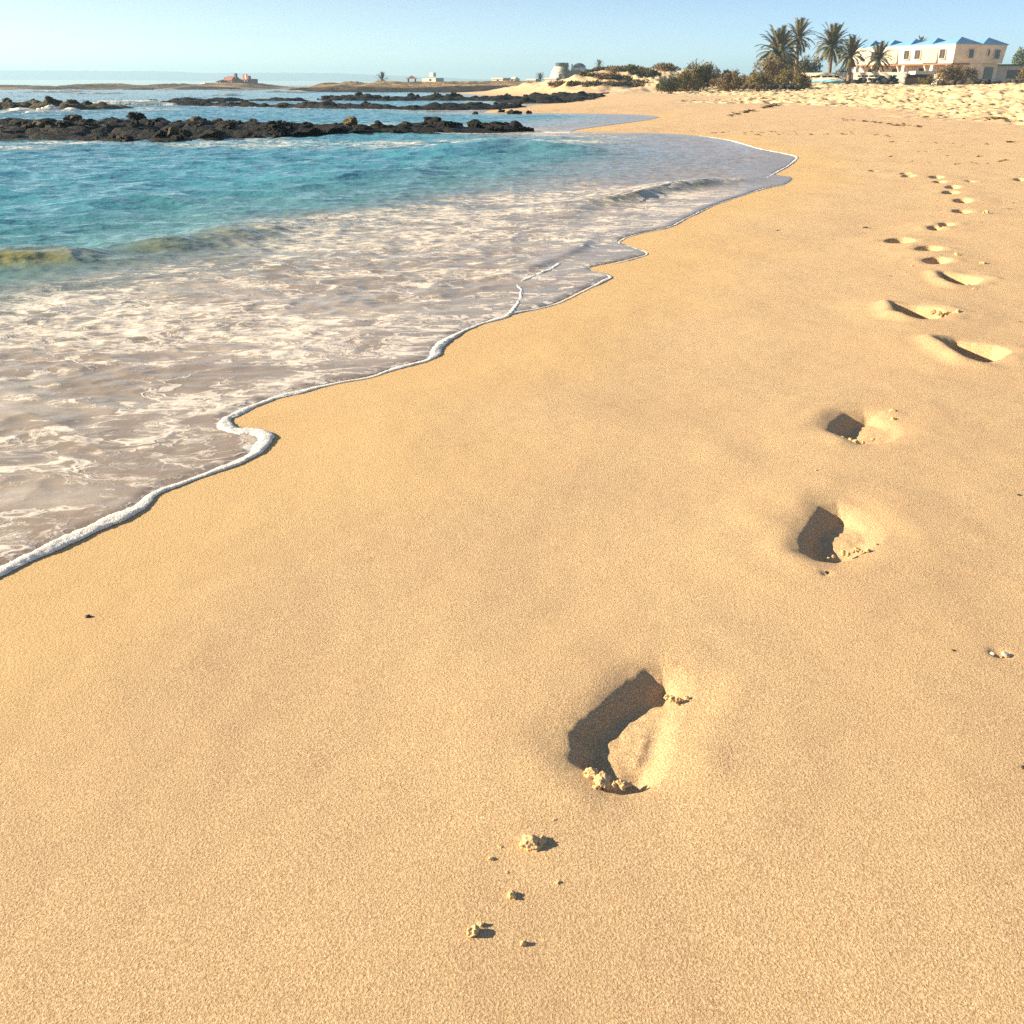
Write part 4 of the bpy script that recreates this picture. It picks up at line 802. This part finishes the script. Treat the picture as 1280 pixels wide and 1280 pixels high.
def weed_mesh(seed):
    rg = random.Random(seed); mb = MB()
    for i in range(9):
        a = rg.uniform(0, 6.28); p = Vector((rg.gauss(0, .3), rg.gauss(0, .3), .05)); d = Vector((math.cos(a), math.sin(a), rg.uniform(0, .5))); pts = [p]
        for j in range(4): p = p + d * rg.uniform(.15, .3); d = (d + Vector((rg.gauss(0, .5), rg.gauss(0, .5), rg.gauss(-.15, .3)))).normalized(); p.z = max(p.z, .03); pts.append(p.copy())
        mb.tube(pts, [.09, .11, .1, .07, .03], 5)
    o = mb.build('seaweed_scrap', M['weed'], None, True); me = o.data; bpy.data.objects.remove(o); return me
WD = [weed_mesh(80 + k) for k in range(6)]
def weed(px, py, wpx, label, group, k):
    q = hit(px, py)
    if q is None: return
    d = math.hypot(q[0], q[1]); s_ = .5 * wpx / F * d
    put(WD[k % 6], 'seaweed_scrap', (q[0], q[1], q[2]), (s_, s_ * 1.6, s_ * .5), k * .7, label, 'seaweed', group)
k7 = lambda a, b: (920 + a * .2968, 100 + b * .2968)
SINGLE = [(428, 347, 3), (510, 340, 3), (580, 384, 6), (645, 322, 7), (740, 342, 5), (815, 345, 4), (885, 320, 4), (925, 357, 7), (993, 347, 6), (1010, 352, 4), (1060, 352, 5), (1128, 340, 9), (1115, 345, 6), (1020, 323, 7), (975, 300, 4), (860, 292, 5), (840, 268, 5), (955, 275, 3), (915, 268, 4), (805, 303, 5), (770, 300, 4), (740, 293, 3), (780, 268, 3), (725, 262, 4), (650, 262, 6),
    (1150, 263, 12), (1055, 270, 9), (505, 500, 4), (540, 620, 8), (172, 634, 5), (752, 604, 5), (798, 604, 5), (1155, 541, 7), (1175, 517, 4), (1200, 1019, 5), (648, 829, 6), (738, 792, 6), (1040, 783, 6), (920, 750, 6), (975, 475, 4), (310, 372, 2), (75, 250, 2), (240, 215, 3), (935, 988, 7)]
for i, (a, b, w) in enumerate(SINGLE): weed(*k7(a, b), w, 'dark dry seaweed scrap lying alone on the smooth sand', 'seaweed scraps on the smooth sand', i)
rg = random.Random(5)
def wrack(p0, p1, n, jit, wmin, wmax, label, group):
    for i in range(int(n * 1.5)):
        t = rg.random(); weed(p0[0] + (p1[0] - p0[0]) * t, p0[1] + (p1[1] - p0[1]) * t + rg.gauss(0, jit), rg.uniform(wmin, wmax) * 1.2, label, group, rg.randrange(60))
za = lambda a, b: (900 + a * .297, b * .297)
wrack(za(0, 432), za(300, 412), 16, .5, 3, 7, 'dark weed clump in the upper wrack line below the shrubs', 'upper wrack line'); wrack(za(40, 490), za(250, 440), 26, .8, 4, 9, 'dark weed clump in the thick diagonal wrack line', 'diagonal wrack line'); wrack(za(510, 502), za(850, 535), 24, .6, 3, 6, 'dark weed clump in the lower wrack line on the smooth sand', 'lower wrack line')
wrack(za(860, 490), za(1280, 515), 30, .8, 4, 9, 'dark weed clump in the wrack line at the edge of the trampled sand', 'wrack line by the trampled sand'); wrack((850, 127), (905, 127), 14, .4, 3, 6, 'dark weed clump in the far wrack line', 'far wrack line'); wrack((860, 165), (1115, 170), 26, 1.5, 2, 5, 'small weed scrap in the lowest wrack trail', 'lowest wrack trail')
# ------------------------------------------------------------------ air, sky, sun
EL = R(19.5); AZ = R(-87)                      # sun elevation; azimuth from +Y, clockwise positive
hz = MB(); hz.box(-4200, 4200, -60, 4100, -6, 58); 
mz = bpy.data.materials.new('sea_air'); mz.use_nodes = True; nt = mz.node_tree; nt.nodes.clear(); o_ = nt.nodes.new('ShaderNodeOutputMaterial'); vp = nt.nodes.new('ShaderNodeVolumePrincipled')
vp.inputs['Color'].default_value = (.50, .78, 1, 1); vp.inputs['Density'].default_value = .00052; vp.inputs['Anisotropy'].default_value = .2; nt.links.new(vp.outputs[0], o_.inputs['Volume'])
hzo = hz.build('haze', mz); tag(hzo, 'thin pale sea haze over the bay', 'haze', kind='stuff')
w = bpy.data.worlds.new('World'); SC.world = w; w.use_nodes = True; nt = w.node_tree; bg = nt.nodes['Background']
sky = nt.nodes.new('ShaderNodeTexSky'); sky.sky_type = 'NISHITA'; sky.sun_disc = False; sky.sun_elevation = EL; sky.sun_rotation = AZ; sky.air_density = 1.0; sky.dust_density = .9; sky.ozone_density = 1.8
tcw = nt.nodes.new('ShaderNodeTexCoord'); mpw = nt.nodes.new('ShaderNodeMapping'); mpw.inputs['Scale'].default_value = (1, 1, 3.2); mpw.inputs['Location'].default_value = (0, 0, .02); nt.links.new(tcw.outputs['Generated'], mpw.inputs[0]); nt.links.new(mpw.outputs[0], sky.inputs[0])
mpc = nt.nodes.new('ShaderNodeMapping'); mpc.inputs['Scale'].default_value = (2.2, 2.2, 34); nt.links.new(tcw.outputs['Generated'], mpc.inputs[0])
nzc = nt.nodes.new('ShaderNodeTexNoise'); nzc.inputs['Scale'].default_value = 1.6; nzc.inputs['Detail'].default_value = 5; nt.links.new(mpc.outputs[0], nzc.inputs[0])
mrc = nt.nodes.new('ShaderNodeMapRange'); mrc.interpolation_type = 'SMOOTHSTEP'; mrc.inputs[1].default_value = .56; mrc.inputs[2].default_value = .78; mrc.inputs[4].default_value = .30; nt.links.new(nzc.outputs['Fac'], mrc.inputs[0])
mxc = nt.nodes.new('ShaderNodeMix'); mxc.data_type = 'RGBA'; mxc.blend_type = 'MULTIPLY'; nt.links.new(mrc.outputs[0], mxc.inputs[0]); nt.links.new(sky.outputs[0], mxc.inputs[6]); mxc.inputs[7].default_value = (.80, .74, .72, 1)
spx = nt.nodes.new('ShaderNodeSeparateXYZ'); nt.links.new(tcw.outputs['Generated'], spx.inputs[0])
mrx = nt.nodes.new('ShaderNodeMapRange'); mrx.inputs[1].default_value = .30; mrx.inputs[2].default_value = -.55; nt.links.new(spx.outputs[0], mrx.inputs[0])
mxw = nt.nodes.new('ShaderNodeMix'); mxw.data_type = 'RGBA'; mxw.blend_type = 'MULTIPLY'; nt.links.new(mrx.outputs[0], mxw.inputs[0]); nt.links.new(mxc.outputs[2], mxw.inputs[6]); mxw.inputs[7].default_value = (1.28, 1.06, .80, 1)
nt.links.new(mxw.outputs[2], bg.inputs[0]); bg.inputs[1].default_value = .10
sl = bpy.data.lights.new('sun', 'SUN'); sl.energy = 5.0; sl.angle = R(.5); sl.color = (1, .86, .62); so = bpy.data.objects.new('sun', sl); COL.objects.link(so)
d = Vector((math.sin(AZ) * math.cos(EL), math.cos(AZ) * math.cos(EL), math.sin(EL))); so.rotation_euler = d.to_track_quat('Z', 'Y').to_euler(); so.location = (-20, 0, 20)
SC.view_settings.view_transform = 'Standard'; SC.view_settings.look = 'None'; SC.view_settings.exposure = 1.47; SC.view_settings.gamma = 1; SC.view_settings.use_curve_mapping = False
SC.render.engine = 'CYCLES'; SC.cycles.max_bounces = 6; SC.cycles.volume_bounces = 0; SC.cycles.use_denoising = False
